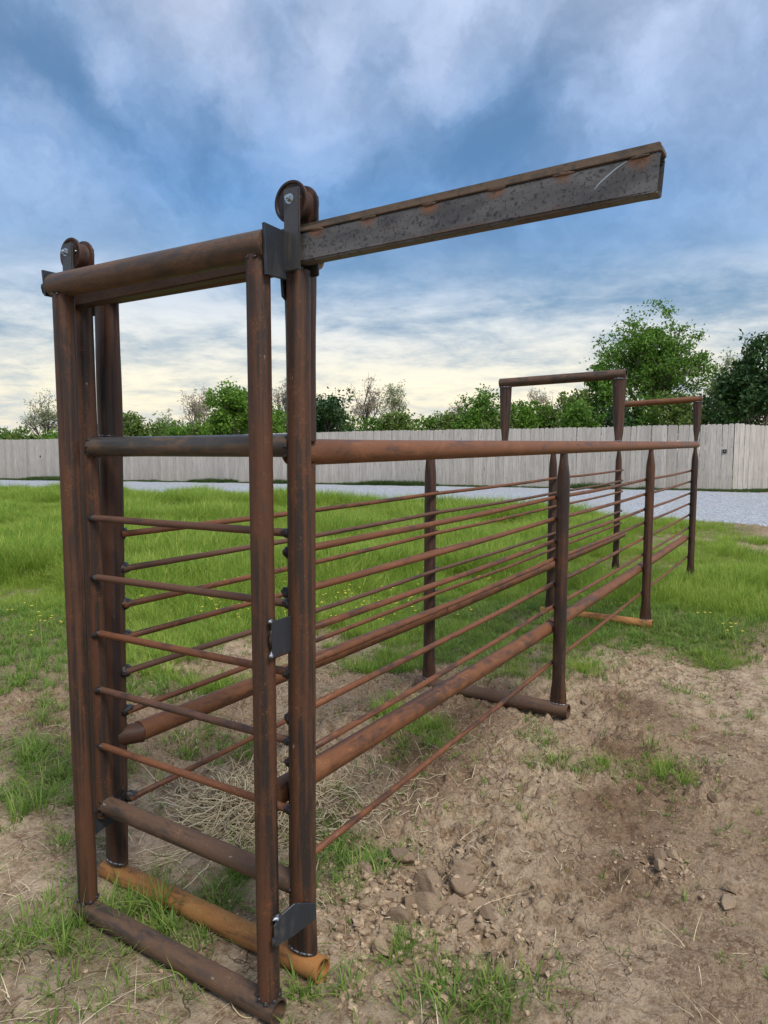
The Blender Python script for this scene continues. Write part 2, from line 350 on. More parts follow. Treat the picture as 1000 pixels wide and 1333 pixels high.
m, q, b = material('crushed_gravel'); M['gravel'] = m
pos = q.n('ShaderNodeNewGeometry').outputs['Position']
vo = q.n('ShaderNodeTexVoronoi', {'Vector': pos, 'Scale': 34.0}, feature='F1')
cc = q.n('ShaderNodeSeparateColor', {0: vo.outputs['Color']})
c = q.ramp(cc.outputs[0], [(0, (.25, .27, .30)), (.5, (.42, .45, .49)), (1, (.62, .65, .70))])
c = q.mix(q.math('MULTIPLY', q.maprange(vo.outputs['Distance'], .28, .6), .55), c, (.12, .125, .13))
c = q.mix(q.math('MULTIPLY', q.maprange(q.noise(q.mapping(pos, rot=(0, 0, .5), scale=(1, .35, 1)), 1.1, 5, .6), .42, .66), .35), c, (.33, .32, .30))
c = q.mix(q.math('MULTIPLY', q.maprange(q.noise(pos, 7, 4, .6), .60, .70), .3), c, (.60, .62, .64))
q.set(b, 'Base Color', c); q.set(b, 'Roughness', .85)
q.set(b, 'Normal', q.n('ShaderNodeBump', {'Height': vo.outputs['Distance'], 'Strength': .7, 'Distance': -.02}).outputs[0])

def foliage(name, c1, c2, c3, trans=.35, rough=.55):
    m, q, b = material(name)
    gi = q.n('ShaderNodeNewGeometry').outputs['Random Per Island']; oi = q.n('ShaderNodeObjectInfo').outputs['Random']
    f = q.math('FRACT', q.math('ADD', gi, q.math('MULTIPLY', oi, .37)))
    c = q.ramp(f, [(0, c1), (.55, c2), (1, c3)])
    pos = q.n('ShaderNodeNewGeometry').outputs['Position']
    c = q.mix(q.maprange(q.noise(pos, .9, 3), .35, .65, .0, .35), c, q.mix(.5, c, c3))
    q.set(b, 'Base Color', c); q.set(b, 'Roughness', rough); q.set(b, 'Specular IOR Level', .3)
    t = q.n('ShaderNodeBsdfTranslucent', {0: c}); mx = q.n('ShaderNodeMixShader', {0: trans, 1: b.outputs[0], 2: t.outputs[0]})
    out = [n for n in q.nt.nodes if n.type == 'OUTPUT_MATERIAL'][0]; q.set(out, 0, mx)
    return m
M['grass'] = foliage('spring_grass', (.15, .28, .034), (.27, .43, .050), (.50, .54, .12), .48)
M['grass_dk'] = foliage('tuft_grass', (.095, .20, .032), (.16, .29, .046), (.32, .38, .095), .42)
M['dry'] = foliage('dead_stems', (.42, .32, .18), (.60, .49, .31), (.74, .64, .45), .1, .8)
M['petal'] = foliage('yellow_petals', (.70, .52, .03), (.78, .62, .05), (.80, .70, .10), .2)
M['weed'] = foliage('low_weeds', (.045, .085, .022), (.065, .12, .030), (.09, .14, .04), .3)
LEAF = {
 'oak': foliage('oak_leaves', (.060, .150, .018), (.105, .225, .028), (.18, .31, .044), .42),
 'bright': foliage('fresh_leaves', (.080, .185, .020), (.13, .27, .030), (.20, .34, .046), .45),
 'dark': foliage('cedar_leaves', (.022, .060, .018), (.034, .085, .022), (.055, .12, .030), .25),
 'pale': foliage('pale_leaves', (.24, .29, .13), (.33, .37, .19), (.42, .44, .25), .45),
 'bud': foliage('budding_twigs', (.30, .25, .19), (.38, .33, .25), (.44, .40, .28), .4),
 'hedge': foliage('thicket_leaves', (.075, .150, .028), (.13, .21, .042), (.21, .27, .065), .38)}
m, q, b = material('grey_bark'); M['bark'] = m
v = q.n('ShaderNodeNewGeometry').outputs['Position']
q.set(b, 'Base Color', q.ramp(q.noise(q.mapping(v, scale=(1, 1, .3)), 9, 4), [(.35, (.09, .075, .062)), (.65, (.20, .175, .15))])); q.set(b, 'Roughness', .9)
m, q, b = material('weathered_picket'); M['wood'] = m
tc = q.n('ShaderNodeTexCoord').outputs['Object']; rnd = q.n('ShaderNodeObjectInfo').outputs['Random']
v = q.n('ShaderNodeVectorMath', {0: tc, 1: q.n('ShaderNodeCombineXYZ', {0: q.math('MULTIPLY', rnd, 41.0), 1: 0.0, 2: q.math('MULTIPLY', rnd, 83.0)}).outputs[0]}, operation='ADD').outputs[0]
gr = q.noise(q.mapping(v, scale=(1, 1, .05)), 55, 5, .65, .6); kn = q.noise(q.mapping(v, scale=(1, 1, .6)), 11, 3, .5)
c = q.mix(rnd, (.46, .42, .375), (.57, .52, .465))
c = q.mix(q.math('MULTIPLY', q.maprange(q.math('FRACT', q.math('MULTIPLY', rnd, 7.7)), .75, 1.0), .5), c, (.37, .31, .26))
c = q.mix(q.math('MULTIPLY', q.maprange(gr, .40, .66), .55), c, (.20, .185, .175))
c = q.mix(q.math('MULTIPLY', q.maprange(kn, .68, .73), .8), c, (.13, .10, .085))
q.set(b, 'Base Color', c); q.set(b, 'Roughness', .88)
q.set(b, 'Normal', q.n('ShaderNodeBump', {'Height': gr, 'Strength': .4, 'Distance': .004}).outputs[0])
m, q, b = material('dark_hardware'); M['black'] = m
q.set(b, 'Base Color', (.02, .02, .022, 1)); q.set(b, 'Roughness', .6)
m, q, b = material('clod_clay'); M['clod'] = m
v = q.n('ShaderNodeTexCoord').outputs['Object']; rnd = q.n('ShaderNodeObjectInfo').outputs['Random']
ri = q.n('ShaderNodeNewGeometry').outputs['Random Per Island']
c = q.mix(q.maprange(q.noise(v, 45, 5, .65), .35, .65), (.19, .120, .070), (.55, .415, .275))
c = q.mix(q.math('MULTIPLY', q.math('FRACT', q.math('ADD', rnd, ri)), .75), c, (.20, .135, .085))
q.set(b, 'Base Color', c); q.set(b, 'Roughness', .93)
q.set(b, 'Normal', q.n('ShaderNodeBump', {'Height': q.noise(v, 110, 5, .7), 'Strength': .9, 'Distance': .004}).outputs[0])

# ------------------------------------------------------------------ ground sheet
def axis(a, b, step, lo, hi, k=1.09):
    c = list(np.arange(a, b+1e-6, step)); s = step; x = a; L = []
    while x > lo: s = min(s*k, 40); x -= s; L.append(x)
    s = step; x = b; Rr = []
    while x < hi: s = min(s*k, 40); x += s; Rr.append(x)
    return np.array(L[::-1]+c+Rr)
gx = axis(-1.6, 2.3, .0125, -900, 900, 1.045); gy = axis(-.9, 4.2, .014, -500, 1200, 1.045)
X, Y = np.meshgrid(gx, gy); Z = soil(X, Y)
nx, ny = len(gx), len(gy)
I = np.arange(nx*ny).reshape(ny, nx)
Q = np.stack([I[:-1, :-1], I[:-1, 1:], I[1:, 1:], I[1:, :-1]], -1).reshape(-1, 4)
me = fast_mesh('ground', np.stack([X.ravel(), Y.ravel(), Z.ravel()], 1), Q, True)
ga = me.attributes.new('grass', 'FLOAT', 'POINT'); ga.data.foreach_set('value', np.clip(grassiness(X, Y), 0, 1).ravel().astype(np.float32))
def moist(x, y):
    n = fbm(x*.9+3, y*.9, 61, 4, .6)
    w = sstep(.42, .62, n)*.55
    w = w + .30*np.exp(-(((x-1.35-.1*np.sin(y*2))/.30)**2))*sstep(0, .6, y)*(1-sstep(2.6, 3.6, y))
    bx, by = at(580, 970); w = w + .5*np.exp(-(((x-bx)/.35)**2+((y-by)/.6)**2))
    bx, by = at(350, 1040); w = w + .5*np.exp(-(((x-bx)/.4)**2+((y-by)/.3)**2))
    bx, by = at(650, 1090); w = w - .5*np.exp(-(((x-bx)/.28)**2+((y-by)/.35)**2))
    bx, by = at(130, 1310); w = w - .4*np.exp(-(((x-bx)/.3)**2+((y-by)/.3)**2))
    return np.clip(w, 0, 1)
ma = me.attributes.new('moist', 'FLOAT', 'POINT'); ma.data.foreach_set('value', moist(X, Y).ravel().astype(np.float32))
tag(link('ground', me, M['ground']), kind='structure')

# gravel drive, laid on the soil
def subdiv(line, step=.8):
    out = []
    for a, b_ in zip(line[:-1], line[1:]):
        n = max(1, int((b_-a).length/step)); out += [a.lerp(b_, i/n) for i in range(n)]
    return out+[line[-1]]
def resample(line, n):
    L = [0]; 
    for a, b_ in zip(line[:-1], line[1:]): L.append(L[-1]+(b_-a).length)
    xs = np.linspace(0, L[-1], n); return np.stack([np.interp(xs, L, [p.x for p in line]), np.interp(xs, L, [p.y for p in line])], 1)
N, K = 420, 26
A = resample(near_e, N); B = resample(far_e, N)
jit = (fbm(np.arange(N)*.35, np.zeros(N), 77, 3)-.5)*.5
t = np.linspace(0, 1, K)[None, :, None]
P = A[:, None, :]*(1-t)+B[:, None, :]*t
dirn = (B-A)/np.linalg.norm(B-A, axis=1)[:, None]
P[:, :, :] += dirn[:, None, :]*(jit[:, None]*(1-t[0, :, 0])[None, :])[:, :, None]
PX, PY = P[..., 0], P[..., 1]
edge = np.minimum(np.arange(K), np.arange(K)[::-1])[None, :]
PZ = soil(PX, PY) + np.where(edge == 0, -.03, .030) + (fbm(PX*2, PY*2, 81, 3)-.5)*.03
I = np.arange(N*K).reshape(N, K)
Q = np.stack([I[:-1, :-1], I[1:, :-1], I[1:, 1:], I[:-1, 1:]], -1).reshape(-1, 4)
tag(link('gravel_drive', fast_mesh('gravel_drive', np.stack([PX.ravel(), PY.ravel(), PZ.ravel()], 1), Q, True), M['gravel']), kind='structure')

# ------------------------------------------------------------------ steelwork shapes
def tube_mesh(name, L, r, wall=.005, seg=28, prof=None, wob=0.0, open_=(True, True), rings=None):
    """pipe along local z; prof(t)->(rx, ry) for pinched posts; open ends show the bore"""
    rings = rings or max(2, int(L/.12)+1); V = []; F = []
    ts = [i/(rings-1) for i in range(rings)] if prof is None else sorted(set([0, .006, .02, .04, .065, .09, .12, .16, .3, .45, .6, .75, .84, .88, .91, .935, .96, .98, .994, 1]))
    sd_ = random.random()*100
    for t in ts:
        rx, ry = prof(t) if prof else (r, r)
        k = 1+wob*(mn.noise(Vector((t*L*7, sd_, 0))))
        for j in range(seg):
            a_ = 2*math.pi*j/seg; V.append((rx*k*math.cos(a_), ry*k*math.sin(a_), t*L))
    n = len(ts)
    for i in range(n-1):
        for j in range(seg):
            F.append((i*seg+j, i*seg+(j+1) % seg, (i+1)*seg+(j+1) % seg, (i+1)*seg+j))
    for e, i in ((0, 0), (1, n-1)):
        base = i*seg; zz = V[base][2]; rx, ry = prof(ts[i]) if prof else (r, r); b0 = len(V)
        if open_[e]:
            dz = .14 if e == 0 else -.14
            for j in range(seg):
                a_ = 2*math.pi*j/seg; V.append(((rx-wall)*math.cos(a_), (ry-wall)*math.sin(a_), zz))
            for j in range(seg):
                a_ = 2*math.pi*j/seg; V.append(((rx-wall)*math.cos(a_), (ry-wall)*math.sin(a_), zz+dz))
            for j in range(seg):
                k2 = (j+1) % seg
                f1 = (base+j, b0+j, b0+k2, base+k2); f2 = (b0+j, b0+seg+j, b0+seg+k2, b0+k2)
                F += [f1, f2] if e == 0 else [f1[::-1], f2[::-1]]
            F.append(tuple(b0+seg+j for j in range(seg)))
        else:
            F.append(tuple(base+j for j in range(seg)))
    me = mesh(name, V, F, True)
    bmx = bmesh.new(); bmx.from_mesh(me); bmesh.ops.recalc_face_normals(bmx, faces=bmx.faces)
    for e_ in bmx.edges:
        if len(e_.link_faces) == 2 and e_.calc_face_angle(0) > .9: e_.smooth = False
    bmx.to_mesh(me); bmx.free(); return me
def pipe(name, a, b_, r, mat, parent, label=None, open_=(False, False), prof=None, wall=.005, twist=0.0, seg=28, wob=.01, off=None):
    L = (Vector(b_)-Vector(a)).length
    off = off if off is not None else parent.matrix_basis.translation
    me = tube_mesh(name, L, r, wall, seg, prof, wob, open_)
    mw = Matrix.Translation(-Vector(off)) @ along(a, b_, twist)
    o = link(name, me, mat, parent, mw)
    if label: o['label'] = label
    return o
def box_mesh(name, sx, sy, sz, bev=.002):
    bm = bmesh.new(); bmesh.ops.create_cube(bm, size=1); bmesh.ops.scale(bm, vec=(sx, sy, sz), verts=bm.verts)
    if bev: bmesh.ops.bevel(bm, geom=bm.edges[:], offset=bev, segments=2, affect='EDGES')
    me = bpy.data.meshes.new(name); bm.to_mesh(me); bm.free(); return me
def plate_mesh(name, poly, x0, x1, bev=.0012):    # flat plate in the y-z plane
    bm = bmesh.new(); vs = [bm.verts.new((x0, y, z)) for y, z in poly]; f = bm.faces.new(vs)
    r_ = bmesh.ops.extrude_face_region(bm, geom=[f]); bmesh.ops.translate(bm, vec=(x1-x0, 0, 0), verts=[v for v in r_['geom'] if isinstance(v, bmesh.types.BMVert)])
    bmesh.ops.recalc_face_normals(bm, faces=bm.faces); bmesh.ops.bevel(bm, geom=bm.edges[:], offset=bev, segments=1, affect='EDGES')
    me = bpy.data.meshes.new(name); bm.to_mesh(me); bm.free(); return me
def bead_mesh(name, rx, ry, rr, seed=0, n=30, amp=.45, a0=0, a1=2*math.pi):
    """weld bead: a lumpy ring (or arc) lying in the local x-y plane"""
    V = []; F = []; full = a1-a0 > 6.2; m_ = 7
    for i in range(n):
        a_ = a0+(a1-a0)*i/(n if full else n-1); k = rr*(1+amp*(mn.noise(Vector((i*.9, seed*3.1, 0)))))*(1 if full else max(.25, math.sin(math.pi*(i+.5)/n))**.4)
        for j in range(m_):
            b2 = 2*math.pi*j/m_; V.append(((rx+k*math.cos(b2))*math.cos(a_), (ry+k*math.cos(b2))*math.sin(a_), k*math.sin(b2)))
    for i in range(n if full else n-1):
        for j in range(m_):
            i2 = (i+1) % n; F.append((i*m_+j, i2*m_+j, i2*m_+(j+1) % m_, i*m_+(j+1) % m_))
    return mesh(name, V, F, True)
def lump_mesh(name, r, seed, sub=2, amp=.35, sq=(1, 1, 1), fr=1.0):
    bm = bmesh.new(); bmesh.ops.create_icosphere(bm, subdivisions=sub, radius=1)
    for v_ in bm.verts:
        p_ = v_.co.copy(); k = 1+amp*mn.fractal(p_*fr+Vector((seed*7.7, seed*3.3, 0)), .8, 2.1, 3)
        v_.co = Vector((p_.x*sq[0], p_.y*sq[1], p_.z*sq[2]))*k*r
    me = bpy.data.meshes.new(name); bm.to_mesh(me); bm.free(); me.shade_smooth(); return me
PR = .0362
def prof_full(L, r=PR, top='rail', bot='foot'):
    """post pinched flat where it meets the rail (narrow across) and spread wide on the foot pipe"""
    def f(t):
        z = t*L; rx = ry = r
        if bot == 'foot': k = 1-float(sstep(.01, .17, z)); rx += k*.012; ry -= k*.013
        if bot == 'rail': k = 1-float(sstep(.0, .16, z)); rx -= k*.019; ry += k*.012
        zt = L-z
        if top == 'rail': k = 1-float(sstep(.0, .16, zt)); rx -= k*.019; ry += k*.012
        if top == 'bow': k = 1-float(sstep(.0, .28, zt)); rx += k*.011; ry -= k*.012
        return rx, ry
    return f

# ------------------------------------------------------------------ the chute (alley with near frame and track welded on)
W = .84
chute = empty('cattle_chute', (W/2, 0, 0), 'long rusty pipe livestock alley with three raised bows and a steel track beam jutting right', 'cattle chute')
CO = chute.location.copy()
def off(mw): return Matrix.Translation(-CO) @ mw
YS = [0.0, 2.33, 4.68, 7.10]
FZ = .034; FR = .041
def railz(x, y): return (1.547+.0035*y) if x < .4 else (1.530+.0085*y)
def gz0(x, y): return float(lie(x, y))
foots = []
for i, y in enumerate(YS):
    zl = FZ + (0 if i == 0 else .012) + gz0(0, y)*0
    a_ = (-.085, y+.004, zl-.016 if i == 0 else zl); b_ = (W+.062, y-.003, zl if i == 0 else zl+.004)
    mat = M['orange'] if i in (0, 2) else M['top']
    lab = ['bright orange rusted foot pipe across the near end with an open bore', 'brown rusted foot pipe across the alley at the second pair of posts', 'orange foot pipe half sunk in grass at the third pair of posts', 'dark foot pipe hidden in grass at the far end'][i]
    p = pipe('foot_pipe', a_, b_, .0355 if i == 0 else FR, mat, chute, lab, (True, True), wall=.006); foots.append(zl)
pbead = bead_mesh('weld_bead', .0475, .0255, .0035, 3)
pbead.materials.append(M['weld_bright'])
lum = [lump_mesh('weld_bead', .021, s_, 2, .5, (.8, 1, 1.25)) for s_ in range(4)]
for l_ in lum: l_.materials.append(M['weld'])
def post(x, y, zb, zt, twist, mat, lab):
    o = pipe('post', (x[0], y, zb), (x[1], y, zt), PR, mat, chute, lab, (False, False), prof=prof_full(zt-zb, PR+(.003 if y == 0 else 0), 'none' if y == 0 else 'rail'), twist=twist)
    w_ = link('weld_bead', pbead, None, o, Matrix.Translation((0, 0, .006))); w_.rotation_euler = (0, 0, 0)
    return o
side = {0: 'left', 1: 'right'}
ordn = ['nearest', 'second', 'third', 'farthest']
for i, y in enumerate(YS):
    for s_, x in ((0, 0.0), (1, W)):
        xs = (x, x)
        if i == 0: xs = (-.017, .022) if s_ == 0 else (.826, .838)
        zt = railz(x, y)-.030
        # twist so that local x lies across the alley
        o = post(xs, y, foots[i]+.036, zt, 0, M['post'] if (s_ == 1 and i < 3) else M['post_far'], None)
# fix the local frames: make local x run across (world x) for vertical posts
def upright(a, b_):
    a, b_ = Vector(a), Vector(b_); z = (b_-a).normalized(); x = (Vector((1, 0, 0))-z*z.x).normalized(); y = z.cross(x)
    return Matrix.Translation(a) @ Matrix((x, y, z)).transposed().to_4x4()
k = 0
posts = {}
for o in [c_ for c_ in chute.children if c_.name.startswith('post')]:
    i, s_ = divmod(k, 2); k += 1; y = YS[i]; x = s_*W
    xs = (x, x)
    if i == 0: xs = (-.017, .022) if s_ == 0 else (.826, .838)
    o.matrix_basis = off(upright((xs[0], y, foots[i]+.036), (xs[1], y, railz(x, y)-.030))); posts[(i, s_)] = o
# top rails
for s_, x in ((0, 0.0), (1, W)):
    pipe('top_rail', (x, -.045, railz(x, -.045)), (x, 7.17, railz(x, 7.17)), .0355, M['rail'], chute,
         ['orange-brown top rail of the left panel', 'orange-brown top rail of the right panel with pale scuffs'][s_], (True, True))
# lower big rails, inside the posts, in lengths butted at the second post
pipe('lower_rail', (.004, .0, .534), (.046, .078, .533), .0355, M['post_far'], chute, 'short stub joining the left lower rail to its near post')
for s_, x in ((0, .074), (1, W-.074)):
    for (y0, y1, z0, z1) in ((.066 if s_ == 0 else -.06, 2.36, .537 if s_ == 0 else .548, .527 if s_ == 0 else .512), (2.375, 7.11, .524 if s_ == 0 else .513, .520)):
        pipe('lower_rail', (.040 if (s_ == 0 and y0 < 1) else x, y0, z0), (x, y1, z1), .0365, M['rail'], chute, None, (False, y1 > 5))
# rods
ZL = [1.250, 1.130, 1.005, .892, .770, .629, .312]; ZL2 = [1.291, 1.165, 1.036, .920, .801, .656, .311]
ZR = [1.250, 1.131, 1.010, .908, .770, .640, .308]; ZR2 = [1.293, 1.171, 1.035, .918, .787, .642, .307]
rodn = ['top', 'second', 'third', 'fourth', 'fifth', 'sixth', 'lowest']
rods = []
for s_ in (0, 1):
    x = .047 if s_ == 0 else W-.047
    for k in range(7):
        z0, z1 = (ZL[k], ZL2[k]) if s_ == 0 else (ZR[k], ZR2[k])
        y0 = .012 if s_ == 0 else -.02
        # slightly sagging, wandering rod through its welds
        pts = [Vector((x, y0, z0))]
        for i in (1, 2, 3): 
            f = YS[i]/YS[3]; pts.append(Vector((x, YS[i]+(.02 if i == 3 else 0), z0*(1-f)+z1*f + (0 if i == 3 else random.uniform(-.004, .004) + .004*(i == 1)))))
        V = []; F = []; seg = 10; rr = .0112; path = []
        for a_, b_ in zip(pts[:-1], pts[1:]):
            for j in range(6):
                t_ = j/6; p_ = a_.lerp(b_, t_); sag = -.006*math.sin(math.pi*t_)+.002*mn.noise(p_*3); path.append(p_+Vector((.002*mn.noise(p_*2+Vector((5, k, s_))), 0, sag)))
        path.append(pts[-1]); o0 = path[0].copy()
        for i, p_ in enumerate(path):
            for j in range(seg):
                a_ = 2*math.pi*j/seg; V.append((rr*math.cos(a_)+p_.x-o0.x, rr*math.sin(a_)+p_.z-o0.z, p_.y-o0.y))
        for i in range(len(path)-1):
            for j in range(seg): F.append((i*seg+j, (i+1)*seg+j, (i+1)*seg+(j+1) % seg, i*seg+(j+1) % seg))
        F.append(tuple(range(seg))); F.append(tuple((len(path)-1)*seg+j for j in range(seg))[::-1])
        me = mesh('rod', V, F, True)
        mw = Matrix.Translation(o0) @ Matrix(((1, 0, 0), (0, 0, 1), (0, 1, 0))).to_4x4()     # local z = along the alley
        o = link('rod', me, M['rod'] if s_ else M['rod_dark'] if k % 3 == 1 else M['rod'], chute, off(mw))
        for i, p_ in enumerate(pts):
            q_ = p_ - o0; dx = -.013 if s_ == 0 else .013
            if i == 0: dx *= .7
            w_ = link('weld_bead', random.choice(lum), None, o, Matrix.Translation((q_.x+dx, q_.z, q_.y+(.012 if i == 0 else .026 if i < 3 else -.012))) @ Matrix.Scale(1.0 if i == 0 else .8, 4) @ Matrix.Rotation(random.uniform(-.8, .8), 4, 'Z'))
# bows: legs standing on the top rails and a header pipe across
def bow(y, zoff, mat, legmat, labels, xl=-.045, xr=W+.045, r=.0345):
    zc_ = [railz(0, y)+zoff, railz(W, y)+zoff+.020]
    pipe('header_pipe', (xl, y, zc_[0]), (xr, y, zc_[1]), r, mat, chute, labels, (True, True))
    for s_, x in ((0, 0.0), (1, W)):
        x2 = .026 if (y == 0 and s_ == 0) else x; a_ = (x2, y, railz(x, y)+.031); b_ = (x2, y, zc_[s_]-.028); L = b_[2]-a_[2]
        me = tube_mesh('bow_leg', L, PR, .005, 28, prof_full(L, PR+(0 if y > 1 else .004), 'bow', 'rail' if y > 1 else 'none'), .01, (False, False))
        o = link('bow_leg', me, legmat, chute, off(upright(a_, b_)))
        bd = bead_mesh('weld_bead', .047, .025, .005, s_+4); bd.materials.append(M['weld_bright'] if y > 1 else M['weld'])
        link('weld_bead', bd, None, o, Matrix.Translation((0, 0, L-.003)))
        bd = bead_mesh('weld_bead', .018 if y > 1 else .036, .048 if y > 1 else .037, .004, s_+9); bd.materials.append(M['weld_bright']); link('weld_bead', bd, None, o, Matrix.Translation((0, 0, .005)))
bow(0.0, .495, M['top'], M['post_far'], 'header pipe of the near bow tucked behind the track beam', -.05, .898, .031)
bow(3.53, .478, M['top'], M['post_far'], 'brown header pipe of the middle bow')
bow(7.13, .492, M['rail'], M['post_far'], 'orange rusted header pipe of the far bow')

# near stop frame welded to the front of the chute
FY = -.19
def up_pipe(name, a, b_, r, mat, lab, open_=(False, False)):
    L = (Vector(b_)-Vector(a)).length
    o = link(name, tube_mesh(name, L, r, .005, 32, None, .008, open_), mat, chute, off(upright(a, b_)))
    if lab: o['label'] = lab
    return o
up_pipe('frame_post', (.084, FY, .071), (.073, FY, 2.005), .0300, M['post'], 'near frame post at the far left of the opening')
up_pipe('frame_post', (.861, FY, .071), (.860, FY, 2.012), .0300, M['post'], 'near frame post beside the gate end with plates welded to it')
pipe('frame_foot', (.040, FY, .034), (.897, FY-.002, .040), .0325, M['top'], chute, 'brown foot pipe of the near frame with an open end', (False, True), wall=.005)
pipe('frame_header', (.036, FY, 2.036), (.893, FY, 2.035), .0362, M['top'], chute, 'weathered header pipe of the near frame', (True, False))
bd = bead_mesh('weld_bead', .042, .036, .004, 2); bd.materials.append(M['weld'])
# plates tying the frame to the chute
pl = [([(-.222, 2.080), (-.10, 2.080), (-.10, 2.004), (-.216, 2.004)], .018, .026, 'small dark plate capping the left end of the header'),
      ([(-.216, 2.079), (-.134, 2.076), (-.134, 1.960), (-.209, 1.958)], .896, .905, 'dark plate standing at the right end of the header'),
      ([(-.132, 2.060), (-.03, 2.060), (-.03, 1.955), (-.085, 1.905), (-.12, 1.925)], .873, .881, None),
      ([(-.205, 1.106), (-.129, 1.106), (-.129, 1.012), (-.205, 1.012)], .8975, .9035, 'blue-black strap plate between the two right posts'),
      ([(-.213, .298), (-.193, .321), (-.155, .335), (-.092, .307), (-.090, .262), (-.160, .245), (-.212, .240)], .900, .906, 'blue-black foot plate welded low between frame and chute'),
      ([(-.19, .330), (-.02, .330), (-.02, .262), (-.10, .25), (-.19, .236)], .038, .045, 'dark low plate between the left posts')]
for poly, x0, x1, lab in pl:
    pme = plate_mesh('plate', poly, x0, x1)
    if lab and 'foot plate' in lab:
        for v_ in pme.vertices: v_.co.x += (v_.co.y+.213)*.345
    o = link('plate', pme, M['plate'], chute, off(Matrix.Identity(4)))
    if lab: o['label'] = lab
def wlump(parent, p, r, mat, sq=(1, 1, 1), seed=1):
    me = lump_mesh('weld_bead', r, seed, 2, .5, sq); me.materials.append(mat)
    return link('weld_bead', me, None, parent, parent.matrix_basis.inverted() @ off(Matrix.Translation(p)))
plates = [c_ for c_ in chute.children if c_.name.startswith('plate')]
wlump(plates[3], (.899, -.207, 1.106), .008, M['weld_bright'], (.8, 1, .8), 3)
wlump(plates[3], (.899, -.206, 1.018), .008, M['weld_bright'], (.7, .9, 1.4), 4)
wlump(plates[3], (.898, -.206, 1.060), .006, M['weld'], (.8, .8, 4), 5)
wlump(plates[4], (.900, -.200, .312), .010, M['weld_bright'], (.8, 1.2, .7), 6)
wlump(plates[4], (.899, -.208, .250), .009, M['weld'], (.8, 1, 2.2), 7)
wlump(plates[0], (.006, -.205, 2.03), .011, M['weld'], (.8, 1, 1.5), 8)

def tack(parent, org, p, r, seed, sq=(1, 1, 1), mat='weld'):
    me = lump_mesh('weld_bead', r, seed, 3, .6, sq, 1.6); me.materials.append(M[mat])
    return link('weld_bead', me, None, parent, parent.matrix_basis.inverted() @ Matrix.Translation(Vector(p)-org))
fp = [c_ for c_ in chute.children if c_.name.startswith('frame_post')]
for o_, x_ in ((fp[0], .084), (fp[1], .861)):
    for k in range(7):
        a_ = -2.6+k*.75; tack(o_, CO, (x_+.030*math.cos(a_), FY+.030*math.sin(a_), .074+.004*math.sin(k*2.1)), .0065, k+60, (1, 1, .8))
for o_, x_ in ((fp[0], .073), (fp[1], .860)):
    for k in range(7):
        a_ = -2.6+k*.75; tack(o_, CO, (x_+.029*math.cos(a_), FY+.029*math.sin(a_), 2.003), .0055, k+70, (1, 1, .8))
for z_ in (1.70, 1.35, .86, .47):
    for yy in (-.05,): tack(posts[(0, 0)], CO, (.036, -.004, z_-.14), .0065, int(z_*40), (.5, .7, 5.5))

# track beam cantilevered to the right
bx0, bx1 = -.04, 1.783; BY0, BY1 = -.125, -.084
bm = bmesh.new(); bmesh.ops.create_cube(bm, size=1); bmesh.ops.scale(bm, vec=(bx1-bx0, BY1-BY0, .0705), verts=bm.verts)
bmesh.ops.translate(bm, vec=((bx0+bx1)/2, 0, 0), verts=bm.verts)
for v_ in bm.verts:
    if v_.co.x > 1 and v_.co.z < 0: v_.co.x -= .006
ends = [f for f in bm.faces if f.normal.x > .9]
r_ = bmesh.ops.inset_individual(bm, faces=ends, thickness=.005)
bmesh.ops.translate(bm, vec=(-.12, 0, 0), verts=ends[0].verts)
bmesh.ops.bevel(bm, geom=[e for e in bm.edges if abs((e.verts[0].co-e.verts[1].co).x) > 1], offset=.004, segments=2, affect='EDGES')
bmesh.ops.subdivide_edges(bm, edges=[e for e in bm.edges if abs((e.verts[0].co-e.verts[1].co).x) > 1], cuts=30)
me = bpy.data.meshes.new('track_beam'); bm.to_mesh(me); bm.free()
beam = link('track_beam', me, M['beam'], chute, off(Matrix.Translation((0, (BY0+BY1)/2, 2.0203)) @ Matrix.Rotation(-.0165, 4, 'Y'))); beam['label'] = 'dull grey steel box track with rust blooms and a pale scratch'
cm_ = box_mesh('track_cap', bx1-bx0+.002, .044, .0105, .0015); cm_.transform(Matrix.Translation(((bx0+bx1)/2+.001, 0, .0418)))
cap = link('track_cap', cm_, M['cap'], chute, off(Matrix.Translation((0, -.1045, 2.0203)) @ Matrix.Rotation(-.0165, 4, 'Y')))
rm_ = box_mesh('track_ridge', bx1-bx0-.01, .010, .020, .002); rm_.transform(Matrix.Translation(((bx0+bx1)/2, .006, .0530))); link('track_ridge', rm_, M['cap'], chute, off(Matrix.Translation((0, -.1045, 2.0203)) @ Matrix.Rotation(-.0165, 4, 'Y'))); cap['label'] = 'thin brown cap strip stitch-welded along the top of the track'
for k, sx in enumerate(STITCH):
    me = lump_mesh('stitch_weld', .0042, 20+k, 3, .5, (4.6, .6, .9)); me.materials.append(M['top'])
    link('stitch_weld', me, None, beam, Matrix.Translation((sx, -.0205, .0345)))
